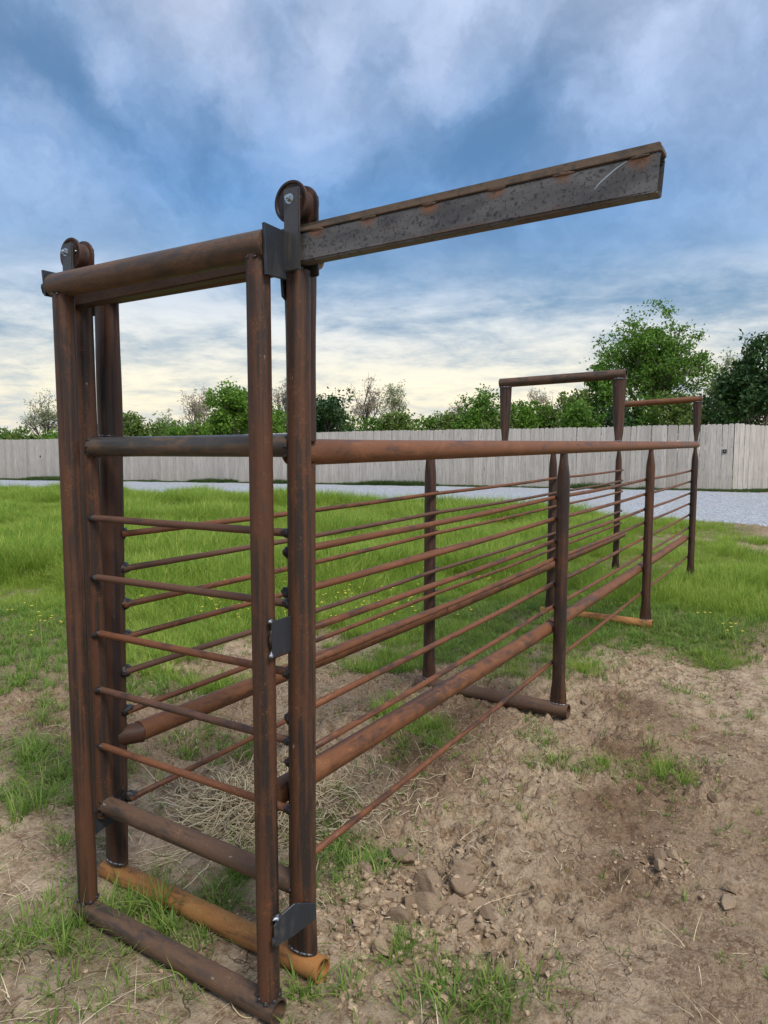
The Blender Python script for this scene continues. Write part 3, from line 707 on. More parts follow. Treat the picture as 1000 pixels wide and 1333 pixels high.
# soapstone scratch near the end
pts = [(1.662, -.008), (1.672, .002), (1.688, .013), (1.704, .023), (1.722, .031)]
V = []; F = []
for i in range(17):
    t_ = i/16*4; j = min(3, int(t_)); f = t_-j; x_ = pts[j][0]*(1-f)+pts[j+1][0]*f; z_ = pts[j][1]*(1-f)+pts[j+1][1]*f
    w_ = .0007*(.5+math.sin(math.pi*(i+.5)/17)); V += [(x_-w_, -.0212, z_+w_), (x_+w_, -.0212, z_-w_), (x_+w_, -.0200, z_-w_), (x_-w_, -.0200, z_+w_)]
for i in range(16):
    for j in range(4): F.append((i*4+j, i*4+(j+1) % 4, (i+1)*4+(j+1) % 4, (i+1)*4+j))
link('chalk_mark', mesh('chalk_mark', V, F), M['chalk'], beam)

# ------------------------------------------------------------------ sliding gate hung from the track
GY = -.09
gate = empty('sliding_gate', (.47, GY, .3), 'rusty sliding gate with five thin rods, hung by two wheels at the alley near end', 'gate')
GO = gate.location.copy()
def goff(mw): return Matrix.Translation(-GO) @ mw
def gpipe(name, a, b_, r, mat, lab=None, open_=(False, False), upr=False, seg=30):
    L = (Vector(b_)-Vector(a)).length
    o = link(name, tube_mesh(name, L, r, .005, seg, None, .008, open_), mat, gate, goff(upright(a, b_) if upr else along(a, b_)))
    if lab: o['label'] = lab
    return o
GYp = GY-.001
gpipe('gate_post', (.043, GYp, .300), (.030, GYp, 1.998), .0290, M['post'], 'left upright of the sliding gate', (True, True), True)
gp = gpipe('gate_post', (.903, GYp-.006, .262), (.911, GYp-.006, 1.988), .0308, M['post'], 'right upright of the sliding gate with a pale scraped patch near its foot', (True, True), True)
gpipe('gate_rail', (.058, GYp, 1.546), (.885, GYp, 1.549), .0305, M['scale'], 'smooth grey-brown mill-scaled upper rail of the gate')
gpipe('gate_rail', (.066, GYp, .338), (.880, GYp, .340), .0300, M['top'], 'rusty lower rail of the gate')
for k, (za, zb) in enumerate([(1.315, 1.319), (1.121, 1.129), (.935, .941), (.744, .750), (.551, .554)]):
    o = gpipe('rod', (.062, GYp-.012, za), (.885, GYp-.008, zb), .0112, M['rod_dark'] if k in (0, 1, 3) else M['rod'], None, seg=14)
    L = .82
    for zz in (.002, L-.012):
        w_ = link('weld_bead', lum[k % 4], None, o, Matrix.Translation((0, 0, zz)) @ Matrix.Scale(.75, 4))
gps = [c_ for c_ in gate.children if c_.name.startswith('gate_post')]
for z_ in (1.546, .338):
    for k in range(8):
        a_ = k*.785
        tack(gps[0], GO, (.062, GYp+.029*math.cos(a_), z_+.031*math.sin(a_)), .0055, k+90); tack(gps[1], GO, (.880, GYp+.029*math.cos(a_), z_+.031*math.sin(a_)), .0055, k+100)
# wheel: lathe with two flanges and a dished face
prof = [(.010, -.030), (.030, -.026), (.043, -.026), (.0445, -.030), (.0500, -.031), (.0512, -.028), (.0500, -.0215), (.0400, -.019), (.0385, -.012),
        (.0385, .012), (.0400, .019), (.0500, .0215), (.0512, .028), (.0500, .031), (.0445, .030), (.043, .026), (.030, .026), (.010, .030)]
V = []; F = []; S_ = 56
for r_, y_ in prof:
    for j in range(S_):
        a_ = 2*math.pi*j/S_; V.append((r_*math.cos(a_), y_*.84, r_*math.sin(a_)))
for i in range(len(prof)-1):
    for j in range(S_): F.append((i*S_+j, i*S_+(j+1) % S_, (i+1)*S_+(j+1) % S_, (i+1)*S_+j))
F.append(tuple(range(S_))); F.append(tuple((len(prof)-1)*S_+j for j in range(S_))[::-1])
wm = mesh('wheel', V, F, True)
bmx = bmesh.new(); bmx.from_mesh(wm); bmesh.ops.recalc_face_normals(bmx, faces=bmx.faces)
for e_ in bmx.edges:
    if len(e_.link_faces) == 2 and e_.calc_face_angle(0) > .7: e_.smooth = False
bmx.to_mesh(wm); bmx.free()
wm.materials.append(M['post_far'])
def bolt_mesh(r, h):
    bm = bmesh.new(); bmesh.ops.create_cone(bm, cap_ends=True, segments=6, radius1=r, radius2=r*.93, depth=h)
    r2 = bmesh.ops.create_cone(bm, cap_ends=True, segments=20, radius1=r*1.45, radius2=r*1.45, depth=h*.3); bmesh.ops.translate(bm, vec=(0, 0, -h*.55), verts=r2['verts'])
    r3 = bmesh.ops.create_cone(bm, cap_ends=True, segments=14, radius1=r*.5, radius2=r*.45, depth=h*.6); bmesh.ops.translate(bm, vec=(0, 0, h*.7), verts=r3['verts'])
    bmesh.ops.rotate(bm, matrix=Matrix.Rotation(math.pi/2, 3, 'X'), verts=bm.verts)
    me = bpy.data.meshes.new('bolt'); bm.to_mesh(me); bm.free(); me.materials.append(M['zinc']); return me
bolt = bolt_mesh(.0085, .010); nip = lump_mesh('grease_nipple', .0035, 2, 2, .1); nip.materials.append(M['zinc'])
for (wx, wz, bx, zb) in ((.024, 2.1475, .030, 1.965), (.911, 2.1505, .926, 1.978)):
    w_ = link('wheel', wm, None, gate, goff(Matrix.Translation((wx, -.1005, wz)))); w_['label'] = 'flanged rusty wheel on the track'
    link('grease_nipple', nip, None, w_, Matrix.Translation((.027, -.0235, .006)))
    bh = 2.176-zb
    for yy in (-.1385, -.0630):
        br = link('bracket', box_mesh('bracket', .048, .0085, bh, .0025), M['strap'], gate, goff(Matrix.Translation((bx, yy, zb+bh/2))))
        if yy < -.1:
            br['label'] = 'flat steel wheel bracket with a zinc bolt'
            link('bolt', bolt, None, br, Matrix.Translation((-.004, -.009, bh/2-.026)))
# ------------------------------------------------------------------ picket fence
def fx_(px_, ytop, ybot, H=1.80):
    d = 1
    return None
u0, d0, u1, d1 = -18.3, 33.5, 9.62, 19.3
fence = empty('picket_fence', (*to_xy(u1, d1), 0), 'long weathered grey wooden picket privacy fence running behind the gravel drive', 'fence')
FO = Vector(fence.location)
def plank_mesh(seed, H, wd=.136):
    rs = random.Random(seed); c_ = .028; th = .016
    out = [(-wd/2, 0), (wd/2, 0), (wd/2, H-c_), (wd/2-c_, H), (-wd/2+c_, H), (-wd/2, H-c_)]
    V = [(x, -th/2, z) for x, z in out]+[(x, th/2, z) for x, z in out]; n = 6
    bow_ = rs.uniform(-.006, .006)
    F = [tuple(range(n)), tuple(range(n, 2*n))[::-1]]+[(i, i+n, (i+1) % n+n, (i+1) % n) for i in range(n)]
    me = mesh('plank', V, [f[::-1] for f in F]); me.materials.append(M['wood']); return me
pm = [plank_mesh(i, 1.80+random.uniform(-.008, .008), .137+random.uniform(-.003, .003)) for i in range(6)]
def fence_run(ua, da, ub, db, n, extra=lambda i: 0.0):
    for i in range(n):
        t_ = i/n; x, y = to_xy(ua+(ub-ua)*t_, da+(db-da)*t_)
        ax, ay = to_xy(ua, da); bx_, by_ = to_xy(ub, db); ang = math.atan2(by_-ay, bx_-ax)
        z = float(lie(x, y))+.03+random.uniform(-.003, .003)+extra(i)
        mw = Matrix.Translation((x, y, z)) @ Matrix.Rotation(ang+random.uniform(-.03, .03), 4, 'Z') @ Matrix.Rotation(random.uniform(-.006, .006), 4, 'Y')
        link('plank', random.choice(pm), None, fence, Matrix.Translation(-FO) @ mw)
ddu = (u1-u0); ddd = (d1-d0); Lf = math.hypot(ddu, ddd)
nA = int(Lf/.1385)
ex0 = 6.0/Lf
fence_run(u0-ddu*ex0, d0-ddd*ex0, u1, d1, int((Lf+6)/.1405), lambda i: .02*math.sin(i*.045)+.012*sstep(.4, .6, vnoise(i*.12, 0, 3)))
# the end past the corner turns away
fence_run(u1+.02, d1+.02, u1+3.6, d1+.25, 25, lambda i: -.014*i if i < 5 else -.07)
# rails and posts behind the pickets
for zz in (.35, .95, 1.5):
    for (ua, da, ub, db) in ((u0-ddu*ex0, d0-ddd*ex0, u1, d1), (u1, d1, u1+3.6, d1+.25)):
        segs = 8 if ub-ua > 5 else 1
        for s_ in range(segs):
            p0 = (ua+(ub-ua)*s_/segs, da+(db-da)*s_/segs+.04); p1 = (ua+(ub-ua)*(s_+1)/segs, da+(db-da)*(s_+1)/segs+.04)
            A_ = Vector((*to_xy(*p0), 0)); B_ = Vector((*to_xy(*p1), 0)); A_.z = float(lie(A_.x, A_.y))+zz; B_.z = float(lie(B_.x, B_.y))+zz
            L = (B_-A_).length; me = box_mesh('fence_rail', L-.01, .038, .089, 0); me.materials.append(M['wood'])
            x_ = (B_-A_).normalized(); y_ = Vector((0, 0, 1)).cross(x_).normalized(); z_ = x_.cross(y_)
            link('fence_rail', me, None, fence, Matrix.Translation(-FO) @ Matrix.Translation((A_+B_)/2) @ Matrix((x_, y_, z_)).transposed().to_4x4())
def on_fence(px_, py_):     # point on the near face of the long run
    d = fwd*FPX + rgt*(px_-500) - up*(py_-666.5)
    # line in (u, d): solve for the ratio
    du = d.x*cy+d.y*sy; dd_ = -d.x*sy+d.y*cy
    # u = du*t, d = dd*t on line through (u0,d0),(u1,d1)
    t_ = (u0*ddd-d0*ddu)/(du*ddd-dd_*ddu)
    return CAM + d*t_
for (a, b_, s_, lab) in ((943.5, 587.5, .10, 'small black gate latch plate on the pale planks'), (53, 594, .07, 'small dark hole at the far left of the fence')):
    p_ = on_fence(a, b_); ang = math.atan2((to_xy(u1, d1)[1]-to_xy(u0, d0)[1]), (to_xy(u1, d1)[0]-to_xy(u0, d0)[0]))
    nrm = Vector((math.sin(ang), -math.cos(ang), 0))
    bm = bmesh.new(); bmesh.ops.create_cube(bm, size=1); bmesh.ops.scale(bm, vec=(s_, .012, s_*1.05), verts=bm.verts)
    fr_ = [f for f in bm.faces if f.normal.y < -.9]; bmesh.ops.inset_individual(bm, faces=fr_, thickness=s_*.14, depth=0); bmesh.ops.translate(bm, vec=(0, .006, 0), verts=fr_[0].verts)
    me = bpy.data.meshes.new('latch_plate'); bm.to_mesh(me); bm.free(); me.materials.append(M['black'])
    o = link('latch_plate', me, None, fence, Matrix.Translation(-FO) @ Matrix.Translation(p_+nrm*.02) @ Matrix.Rotation(ang, 4, 'Z')); o['label'] = lab
    if s_ > .08:
        me = lump_mesh('latch_knob', .016, 3, 2, .1); me.materials.append(M['zinc']); link('latch_knob', me, None, o, Matrix.Translation((0, -.012, 0)))

# ------------------------------------------------------------------ trees
def leaf_quads(C, size, asp=1.0, up_bias=.25):
    """diamond leaves at centres C, random facing"""
    n = len(C); N_ = rng.normal(size=(n, 3)); N_[:, 2] += up_bias; N_ /= np.linalg.norm(N_, axis=1)[:, None]
    T = rng.normal(size=(n, 3)); T -= N_*(T*N_).sum(1)[:, None]; T /= np.linalg.norm(T, axis=1)[:, None]; B_ = np.cross(N_, T)
    s_ = size*rng.uniform(.55, 1.3, n)[:, None]
    V = np.empty((n, 4, 3)); V[:, 0] = C+T*s_; V[:, 1] = C+B_*s_*.55*asp+N_*s_*.15; V[:, 2] = C-T*s_; V[:, 3] = C-B_*s_*.55*asp+N_*s_*.15
    return V.reshape(-1, 3), np.arange(n*4).reshape(n, 4)
def limb(V, F, pts, r0, r1, seg=6):
    base = len(V); n = len(pts)
    for i, p_ in enumerate(pts):
        d_ = (pts[min(i+1, n-1)]-pts[max(i-1, 0)]).normalized(); x = d_.orthogonal().normalized(); y = d_.cross(x); r = r0+(r1-r0)*i/(n-1)
        for j in range(seg):
            a_ = 2*math.pi*j/seg; V.append(p_+x*(r*math.cos(a_))+y*(r*math.sin(a_)))
    for i in range(n-1):
        for j in range(seg): F.append((base+i*seg+j, base+i*seg+(j+1) % seg, base+(i+1)*seg+(j+1) % seg, base+(i+1)*seg+j))
def tree(name, cx, ytop, width, D, leaf, label, n_leaf=5000, lsize=.16, form='round', trunk_base=.25, seed=0, group=None, twig=1.0, ycrown=None, gap=.5):
    rs = random.Random(seed); npr = np.random.default_rng(seed+100)
    u = (cx-500)/FPX*D; x, y = to_xy(u, D); zg = float(lie(x, y))-.05
    H = CAM.z+(584-ytop)/FPX*D-zg; Wd = width/FPX*D
    root = empty(name, (x, y, zg), label, 'tree', group)
    V = []; F = []; tips = []
    zc0 = H*trunk_base if ycrown is None else max(.1, CAM.z+(584-ycrown)/FPX*D-zg)
    def grow(p_, d_, L, r, lev):
        n = 5; pts = [p_.copy()]; d_ = d_.copy()
        for i in range(n-1):
            d_ = (d_+Vector((rs.gauss(0, .13), rs.gauss(0, .13), rs.gauss(0, .08)+.05))).normalized(); p_ = p_+d_*(L/(n-1)); pts.append(p_.copy())
        limb(V, F, pts, r, r*.45, 7 if lev == 0 else 5 if lev == 1 else 3)
        if lev >= 3 or L < .35: tips.append((pts[-1], L)); tips.append((pts[2], L*.6)); return
        k = [5, 4, 3][lev] + rs.randint(0, 2)
        for i in range(k):
            t_ = rs.uniform(.35, 1.0) if lev else rs.uniform(.2, 1.0); j = min(n-2, int(t_*(n-1))); q_ = pts[j].lerp(pts[j+1], t_*(n-1)-j)
            sp_ = rs.uniform(.5, 1.05)*(1.0 if form != 'tall' else .62); az = rs.uniform(0, 2*math.pi)+i*2.4
            o_ = d_.orthogonal().normalized(); o_.rotate(Matrix.Rotation(az, 3, d_)); nd = (d_*math.cos(sp_)+o_*math.sin(sp_)).normalized()
            grow(q_, nd, L*rs.uniform(.5, .72), r*.5, lev+1)
    t0 = H*.016+.04
    pts = [Vector((0, 0, -.1)), Vector((rs.gauss(0, .05), rs.gauss(0, .05), zc0*.5)), Vector((rs.gauss(0, .1), rs.gauss(0, .1), max(.3, zc0)))]
    limb(V, F, pts, t0*1.25, t0, 8)
    nl = 4 if form != 'tall' else 3
    if form == 'oakform': nl = 6
    for i in range(nl+1):
        a_ = i*2*math.pi/nl+rs.uniform(0, .8); lean = (.0 if i == nl else rs.uniform(.35, .7)) * (1 if form != 'tall' else .45)
        grow(pts[-1].copy(), Vector((math.sin(lean)*math.cos(a_), math.sin(lean)*math.sin(a_), math.cos(lean))), (H-zc0)*rs.uniform(.5, .66), t0*.7, 1 if form == 'bush' else 0 if i == nl else 1)
    # fit the limbs into the measured crown
    VV = np.array([tuple(v_) for v_ in V]); top = max(p_.z for p_, _ in tips); wid = np.percentile([abs(p_.x) for p_, _ in tips]+[abs(p_.y) for p_, _ in tips], 98)
    kz = (H-zc0)*.95/(top-zc0); kx = Wd*.47/max(wid, .01)
    def fit(A_):
        A_ = A_.copy(); m_ = A_[:, 2] > zc0; A_[m_, 2] = zc0+(A_[m_, 2]-zc0)*kz
        w_ = np.clip((A_[:, 2]-zc0*.6)/(H*.15), 0, 1)[:, None]; A_[:, :2] *= 1*(1-w_)+kx*w_; return A_
    VV = fit(VV); rr0 = np.hypot(VV[:, 0], VV[:, 1]); VV[:, :2] *= np.where(rr0 > Wd*.44, Wd*.44/np.maximum(rr0, 1e-6), 1)[:, None]; VV[:, 2] = np.minimum(VV[:, 2], H*.965)
    me = mesh('trunk', VV, F, True); me.materials.append(M['bark']); link('trunk', me, None, root)
    T = fit(np.array([tuple(p_) for p_, _ in tips]))
    if form in ('round', 'tall', 'oakform') and leaf not in ('bud',):
        n2 = 95 if form == 'oakform' else 46; ph = npr.uniform(0, 2*np.pi, n2); ct = npr.uniform(-.95, 1, n2); st = np.sqrt(1-ct*ct); rr_ = npr.uniform(.55, 1, n2)*(.78+.45*fbm(ph*2, ct*3, seed))
        hc = (H-zc0*.8)/2; T = np.concatenate([T, np.stack([rr_*st*np.cos(ph)*Wd*.48, rr_*st*np.sin(ph)*Wd*.48, H-hc+rr_*ct*hc*.97], 1)])
    if form in ('bush', 'cone'):    # dense crown: clumps over an uneven body as well as on the limbs
        n2 = 90; ph = npr.uniform(0, 2*np.pi, n2); zz = npr.uniform(.0, 1, n2)
        prof_ = (np.sqrt(np.clip(1-(zz*1.0)**2.2, 0, 1)) if form == 'bush' else (1-zz)**.7*.95+.05); rr_ = np.sqrt(npr.uniform(.35, 1, n2))*prof_*Wd*.47*(.8+.35*fbm(ph*2, zz*4, seed))
        T = np.concatenate([T, np.stack([rr_*np.cos(ph), rr_*np.sin(ph), zc0*.4+zz*(H-zc0*.4)*.95], 1)])
    keep = npr.uniform(size=len(T)) < (1.0 if form in ('bush', 'cone') else 1-gap*.4); T = T[keep] if keep.sum() > 8 else T
    rad_ = np.hypot(T[:, 0], T[:, 1]); lim = Wd*.5; T[:, :2] *= np.where(rad_ > lim, lim/np.maximum(rad_, 1e-6), 1)[:, None]
    w_ = npr.uniform(.3, 1.4, len(T)); w_ /= w_.sum(); idx = npr.choice(len(T), n_leaf, p=w_)
    cs = Wd*.055*twig*npr.uniform(.6, 1.5, len(T))[idx][:, None]
    C = T[idx]+npr.normal(size=(n_leaf, 3))*cs*np.array([1, 1, .62])
    C[:, 2] = np.clip(C[:, 2], .15, H*1.01)
    Vq, Qq = leaf_quads(C, lsize); me = fast_mesh('crown', Vq, Qq); me.materials.append(LEAF[leaf]); link('crown', me, None, root)
    return root
tree('oak_tree', 845, 402, 142, 46, 'oak', 'tall spreading green oak rising above the fence behind the two bows', 21000, .105, 'oakform', .3, 11, ycrown=552, twig=.70)
tree('oak_tree', 782, 468, 66, 44, 'oak', 'lower leafy green tree filling the left flank of the tall oak', 5200, .13, 'bush', .2, 12)
tree('cedar_tree', 993, 433, 112, 37, 'dark', 'dense dark green tree at the right edge behind the fence', 12000, .125, 'bush', .1, 13)
tree('budding_tree', 928, 456, 58, 50, 'pale', 'pale half-leafed tree between the tall oak and the dark tree', 2600, .10, 'tall', .2, 14)
tree('leafy_tree', 303, 495, 76, 42, 'bright', 'bright green leafy tree left of the right frame post', 6500, .12, 'round', .12, 15, twig=1.1)
tree('leafy_tree', 345, 520, 56, 45, 'bright', 'small bright green tree directly behind the right frame post', 3200, .12, 'bush', .1, 16)
tree('budding_tree', 257, 501, 46, 52, 'bud', 'bare pinkish budding tree left of the bright green tree', 2600, .06, 'round', .3, 17)
tree('budding_tree', 215, 531, 46, 50, 'pale', 'low pale green tree seen through the gate opening', 2200, .09, 'round', .2, 18)
tree('willow_tree', 174, 536, 52, 48, 'hedge', 'rounded soft green tree just right of the left posts', 3400, .11, 'bush', .1, 19)
tree('budding_tree', 62, 507, 56, 50, 'pale', 'sparse pale tree standing alone left of the left frame post', 3000, .065, 'round', .25, 20)
tree('dark_tree', 428, 505, 66, 44, 'dark', 'dark green bushy tree right of the gate upright', 6500, .11, 'round', .1, 21, twig=1.2)
tree('budding_tree', 372, 486, 38, 52, 'bud', 'bare tree showing between the right frame post and gate upright', 1600, .06, 'tall', .3, 22)
tree('budding_tree', 478, 484, 48, 52, 'bud', 'tall bare budding tree right of the dark bushy tree', 2400, .06, 'tall', .3, 23)
tree('budding_tree', 512, 496, 44, 54, 'pale', 'thin half-leafed tree right of the tall bare tree', 2600, .065, 'tall', .3, 24)
tree('budding_tree', 600, 512, 44, 54, 'bud', 'sparse bare tree left of the middle bow', 1800, .06, 'round', .3, 25)
tree('leafy_tree', 632, 503, 70, 48, 'oak', 'green tree behind the left leg of the middle bow', 4600, .11, 'round', .2, 26)
tree('budding_tree', 700, 502, 44, 54, 'bud', 'faint bare tree seen under the middle bow header', 2000, .06, 'round', .3, 27)
tree('cone_tree', 728, 508, 44, 46, 'hedge', 'narrow pointed green tree under the middle bow header', 3600, .10, 'cone', .15, 28)
tree('leafy_tree', 690, 520, 56, 47, 'oak', 'low green tree under the middle bow left of the pointed one', 3400, .11, 'bush', .15, 29)
# the lower belt of brush and small trees along the back of the fence
belt = [(-50, 556, 70), (-5, 559, 60), (32, 557, 52), (78, 556, 52), (118, 552, 50), (150, 549, 46), (205, 548, 52), (240, 548, 50), (275, 541, 52), (330, 538, 56), (372, 535, 58), (398, 528, 46), (452, 537, 48), (486, 543, 50), (520, 537, 52), (552, 540, 46),
        (585, 535, 48), (612, 531, 46), (655, 531, 50), (672, 522, 50), (712, 529, 50), (752, 520, 50), (748, 505, 44), (800, 520, 60), (838, 512, 66), (880, 508, 62), (920, 512, 60), (955, 500, 60), (1030, 500, 80), (1075, 480, 90)]
where = ['just off the left edge', 'at the far left edge', 'left of the lone sparse tree', 'right of the lone sparse tree', 'behind the left frame post', 'behind the left gate upright', 'under the low pale tree', 'left of the bare pinkish tree', 'under the bright green tree', 'behind the right frame post',
         'between the right posts', 'behind the gate upright', 'under the dark bushy tree', 'below the tall bare tree', 'below the thin half-leafed tree', 'midway along the clear stretch of fence', 'below the sparse tree left of the bow', 'left of the middle bow leg', 'behind the middle bow left leg', 'just inside the middle bow',
         'near the middle of the bow opening', 'at the right inside the bow opening', 'left foot of the tall oak', 'behind the right leg of the middle bow', 'below the crown of the tall oak', 'under the far bow header', 'behind the right leg of the far bow', 'between pale tree and dark tree', 'beyond the right edge', 'farther beyond the right edge']
for i, ((cx, yt, wd), wh) in enumerate(zip(belt, where)):
    dk = cx > 740 or i % 5 == 0
    tree('brush_tree', cx, yt+random.uniform(-2, 2), wd*1.12, (38 if cx > 740 else 44)+random.uniform(0, 6), ['hedge', 'oak', 'hedge', 'bright'][i % 4] if not cx > 740 else ['oak', 'hedge', 'dark'][i % 3],
         'low green brush tree by back fence, '+wh, 3000, .12, 'bush', .05, 40+i, group='brush trees along the back of the fence', twig=1.2)

# ------------------------------------------------------------------ grass and weeds
def blade_batch(n, spread, h0, h1, w0, lean, seed, segs=4, upd=0.0):
    r_ = np.random.default_rng(seed); a = r_.uniform(0, 2*np.pi, n); rad = spread*np.sqrt(r_.uniform(0, 1, n))
    bx_, by_ = rad*np.cos(a), rad*np.sin(a); h = r_.uniform(h0, h1, n); az = a+r_.normal(0, .7, n); ln = np.abs(r_.normal(0, lean, n))+.12+upd
    w = w0*r_.uniform(.6, 1.25, n); V = []; face = az+np.pi/2+r_.normal(0, .5, n)
    for s_ in range(segs+1):
        t_ = s_/segs; out = h*(ln*t_**1.9); z = h*(t_-.22*ln*t_**2.4); ww = w*(1-t_**1.7)*.5+.0003
        cx_, cy_ = bx_+out*np.cos(az), by_+out*np.sin(az)
        V.append(np.stack([cx_+ww*np.cos(face), cy_+ww*np.sin(face), z], 1)); V.append(np.stack([cx_-ww*np.cos(face), cy_-ww*np.sin(face), z], 1))
    V = np.stack(V, 1).reshape(-1, 3); Q = []
    base = np.arange(n)*(2*(segs+1))
    for s_ in range(segs): Q.append(np.stack([base+2*s_, base+2*s_+1, base+2*s_+3, base+2*s_+2], 1))
    return V, np.stack(Q, 1).reshape(-1, 4)
def bank(name, specs, mat):
    c_ = bpy.data.collections.new(name)
    for i, s_ in enumerate(specs):
        V, Q = blade_batch(*s_); me = fast_mesh('tuft', V, Q, True); me.materials.append(mat); o = bpy.data.objects.new(f'{name}_{i:02d}', me); c_.objects.link(o)
    return c_
def scatter(name, pts, rot, scl, coll, count, label, cat, tilt=None):
    me = bpy.data.meshes.new(name); me.vertices.add(len(pts)); me.vertices.foreach_set('co', np.asarray(pts, np.float32).ravel())
    A_ = me.attributes.new('rz', 'FLOAT', 'POINT'); A_.data.foreach_set('value', np.asarray(rot, np.float32))
    A_ = me.attributes.new('sc', 'FLOAT', 'POINT'); A_.data.foreach_set('value', np.asarray(scl, np.float32))
    A_ = me.attributes.new('pick', 'INT', 'POINT'); A_.data.foreach_set('value', rng.integers(0, count, len(pts)).astype(np.int32))
    o = link(name, me); tag(o, label, cat, kind='stuff')
    ng = bpy.data.node_groups.new(name, 'GeometryNodeTree'); ng.interface.new_socket('Geometry', in_out='INPUT', socket_type='NodeSocketGeometry'); ng.interface.new_socket('Geometry', in_out='OUTPUT', socket_type='NodeSocketGeometry')
    q = G(ng); gi = q.n('NodeGroupInput'); go = q.n('NodeGroupOutput')
    ci = q.n('GeometryNodeCollectionInfo'); ci.inputs['Collection'].default_value = coll; ci.inputs['Separate Children'].default_value = True; ci.inputs['Reset Children'].default_value = True
    def named(n_, t_='FLOAT'): nd = q.n('GeometryNodeInputNamedAttribute', data_type=t_); nd.inputs[0].default_value = n_; return nd.outputs[0]
    rz = q.n('ShaderNodeCombineXYZ', {2: named('rz')}); 
    ip = q.n('GeometryNodeInstanceOnPoints', {'Points': gi.outputs[0], 'Instance': ci.outputs[0], 'Pick Instance': True, 'Instance Index': named('pick', 'INT'), 'Rotation': rz.outputs[0], 'Scale': named('sc')})
    q.set(go, 0, ip.outputs[0]); md = o.modifiers.new('scatter', 'NODES'); md.node_group = ng
    return o
def in_view(x, y, m=1.15, dmin=.4):
    u, d = to_ud(x, y); return (d > dmin) & (np.abs(u) < (.546*d+.6)*m)
def sample(n, xr, yr, keep):
    x = rng.uniform(*xr, n); y = rng.uniform(*yr, n); k = in_view(x, y) & keep(x, y); return x[k], y[k]
fieldB = bank('field_grass', [(38, .12, .08, .25, .0060, .55, 200+i) for i in range(8)], M['grass'])
tuftB = bank('soil_tufts', [(24, .045, .02, .075, .0044, .9, 300+i) for i in range(8)], M['grass_dk'])
longB = bank('long_tufts', [(20, .03, .10, .24, .0062, .8, 340+i) for i in range(6)], M['grass_dk'])
tinyB = bank('seedlings', [(9, .022, .012, .04, .0035, .9, 400+i) for i in range(6)], M['grass_dk'])
dryB = bank('dry_litter', [(4, .05, .015, .05, .0018, 2.2, 500+i, 4, 1.5) for i in range(6)], M['dry'])

RD = lambda x, y: sidedist(x, y, near_e)
def field_keep(x, y):
    u, d = to_ud(x, y); g_ = grassiness(x, y); n = rng.uniform(size=x.shape)
    return (g_ > .45) & (RD(x, y) < -.05) & (n < np.clip((g_-.35)*1.4, 0, 1)*np.clip(9/np.maximum(d, 4), .25, 1.2))
def put(name, x, y, coll, cnt, s0, s1, label, cat, dz=-.004, hfun=None):
    z = soil(x, y)+dz; sc = rng.uniform(s0, s1, len(x))
    if hfun is not None: sc = sc*hfun(x, y)
    return scatter(name, np.stack([x, y, z], 1), rng.uniform(0, 6.28, len(x)), sc, coll, cnt, label, cat)
x, y = sample(260000, (-26, 9), (1.5, 22), field_keep)
def hf(x, y):
    u, d = to_ud(x, y); s_ = .32+.68*sstep(.3, 2.8, sidedist(x, y, fe))*(1-.72*sstep(-2.2, .4, x))
    s_ = s_*(1-.5*(RD(x, y) > -.8))
    return s_*(.35+1.3*sstep(.3, .7, fbm(x*.8, y*.8, 91, 4)))
print('field tufts', len(x))
put('field_grass', x, y, fieldB, 8, .75, 1.3, 'lush bright green spring grass filling the field beyond the alley', 'grass', hfun=hf)
def tuft_keep(x, y):
    g_ = grassiness(x, y); n = rng.uniform(size=x.shape); p = np.clip(g_-.16, 0, 1)**1.2
    under = (np.abs(y+.19) < .045) & (x > 0) & (x < .92) | (np.abs(y) < .045) & (x > -.1) & (x < .92)
    return (n < p*.85) & (RD(x, y) < -.02) & ~under
x, y = sample(42000, (-4.5, 4.2), (-1.1, 7.5), tuft_keep); print('tufts', len(x))
put('grass_tufts', x, y, tuftB, 8, .55, 1.25, 'small tufts of green grass rooted in the worn soil', 'grass')
def long_keep(x, y):
    n = rng.uniform(size=x.shape); s_ = np.zeros_like(x)
    for (a, b_, r_, k_) in [(*at(150, 1200), .18, 1.), (*at(210, 1225), .12, .8), (*at(40, 1050), .2, .7), (*at(440, 1150), .13, .4), (*at(225, 1150), .15, .6), (*at(320, 1160), .1, .4), (*at(110, 1240), .12, .8), (*at(910, 820), .3, .8), (*at(20, 980), .2, .4), (*at(60, 870), .3, .6), (*at(100, 760), 1., .3)]:
        s_ += k_*np.exp(-((x-a)**2+(y-b_)**2)/r_**2)
    return (n < s_*.45) & ~((np.abs(y+.09) < .14) & (x > .35) & (x < .95))
x, y = sample(9000, (-3, 3), (-1, 6), long_keep); print('long', len(x))
put('long_grass', x, y, longB, 6, .40, .85, 'longer arching blades of grass around the left feet of the frame', 'grass')
x, y = sample(16000, (-2.2, 3.6), (-1.1, 5.5), lambda x, y: (rng.uniform(size=x.shape) < (.05+.5*np.clip(grassiness(x, y), 0, 1)+.25*sstep(.55, .7, fbm(x*2.5, y*2.5, 71, 3)))))
print('tiny', len(x)); put('grass_seedlings', x, y, tinyB, 6, .6, 1.4, 'fine seedling grass sprouting through the bare soil', 'grass')
x, y = sample(9000, (-2.5, 3.6), (-1.1, 6), lambda x, y: rng.uniform(size=x.shape) < (.10+.25*sstep(.5, .7, fbm(x*1.7, y*1.7, 73, 3)))*(1-.8*sstep(.7, 1.2, x)))
print('litter', len(x)); put('dry_litter', x, y, dryB, 6, .5, 1.3, 'scattered bleached grass stems lying on the soil', 'litter')
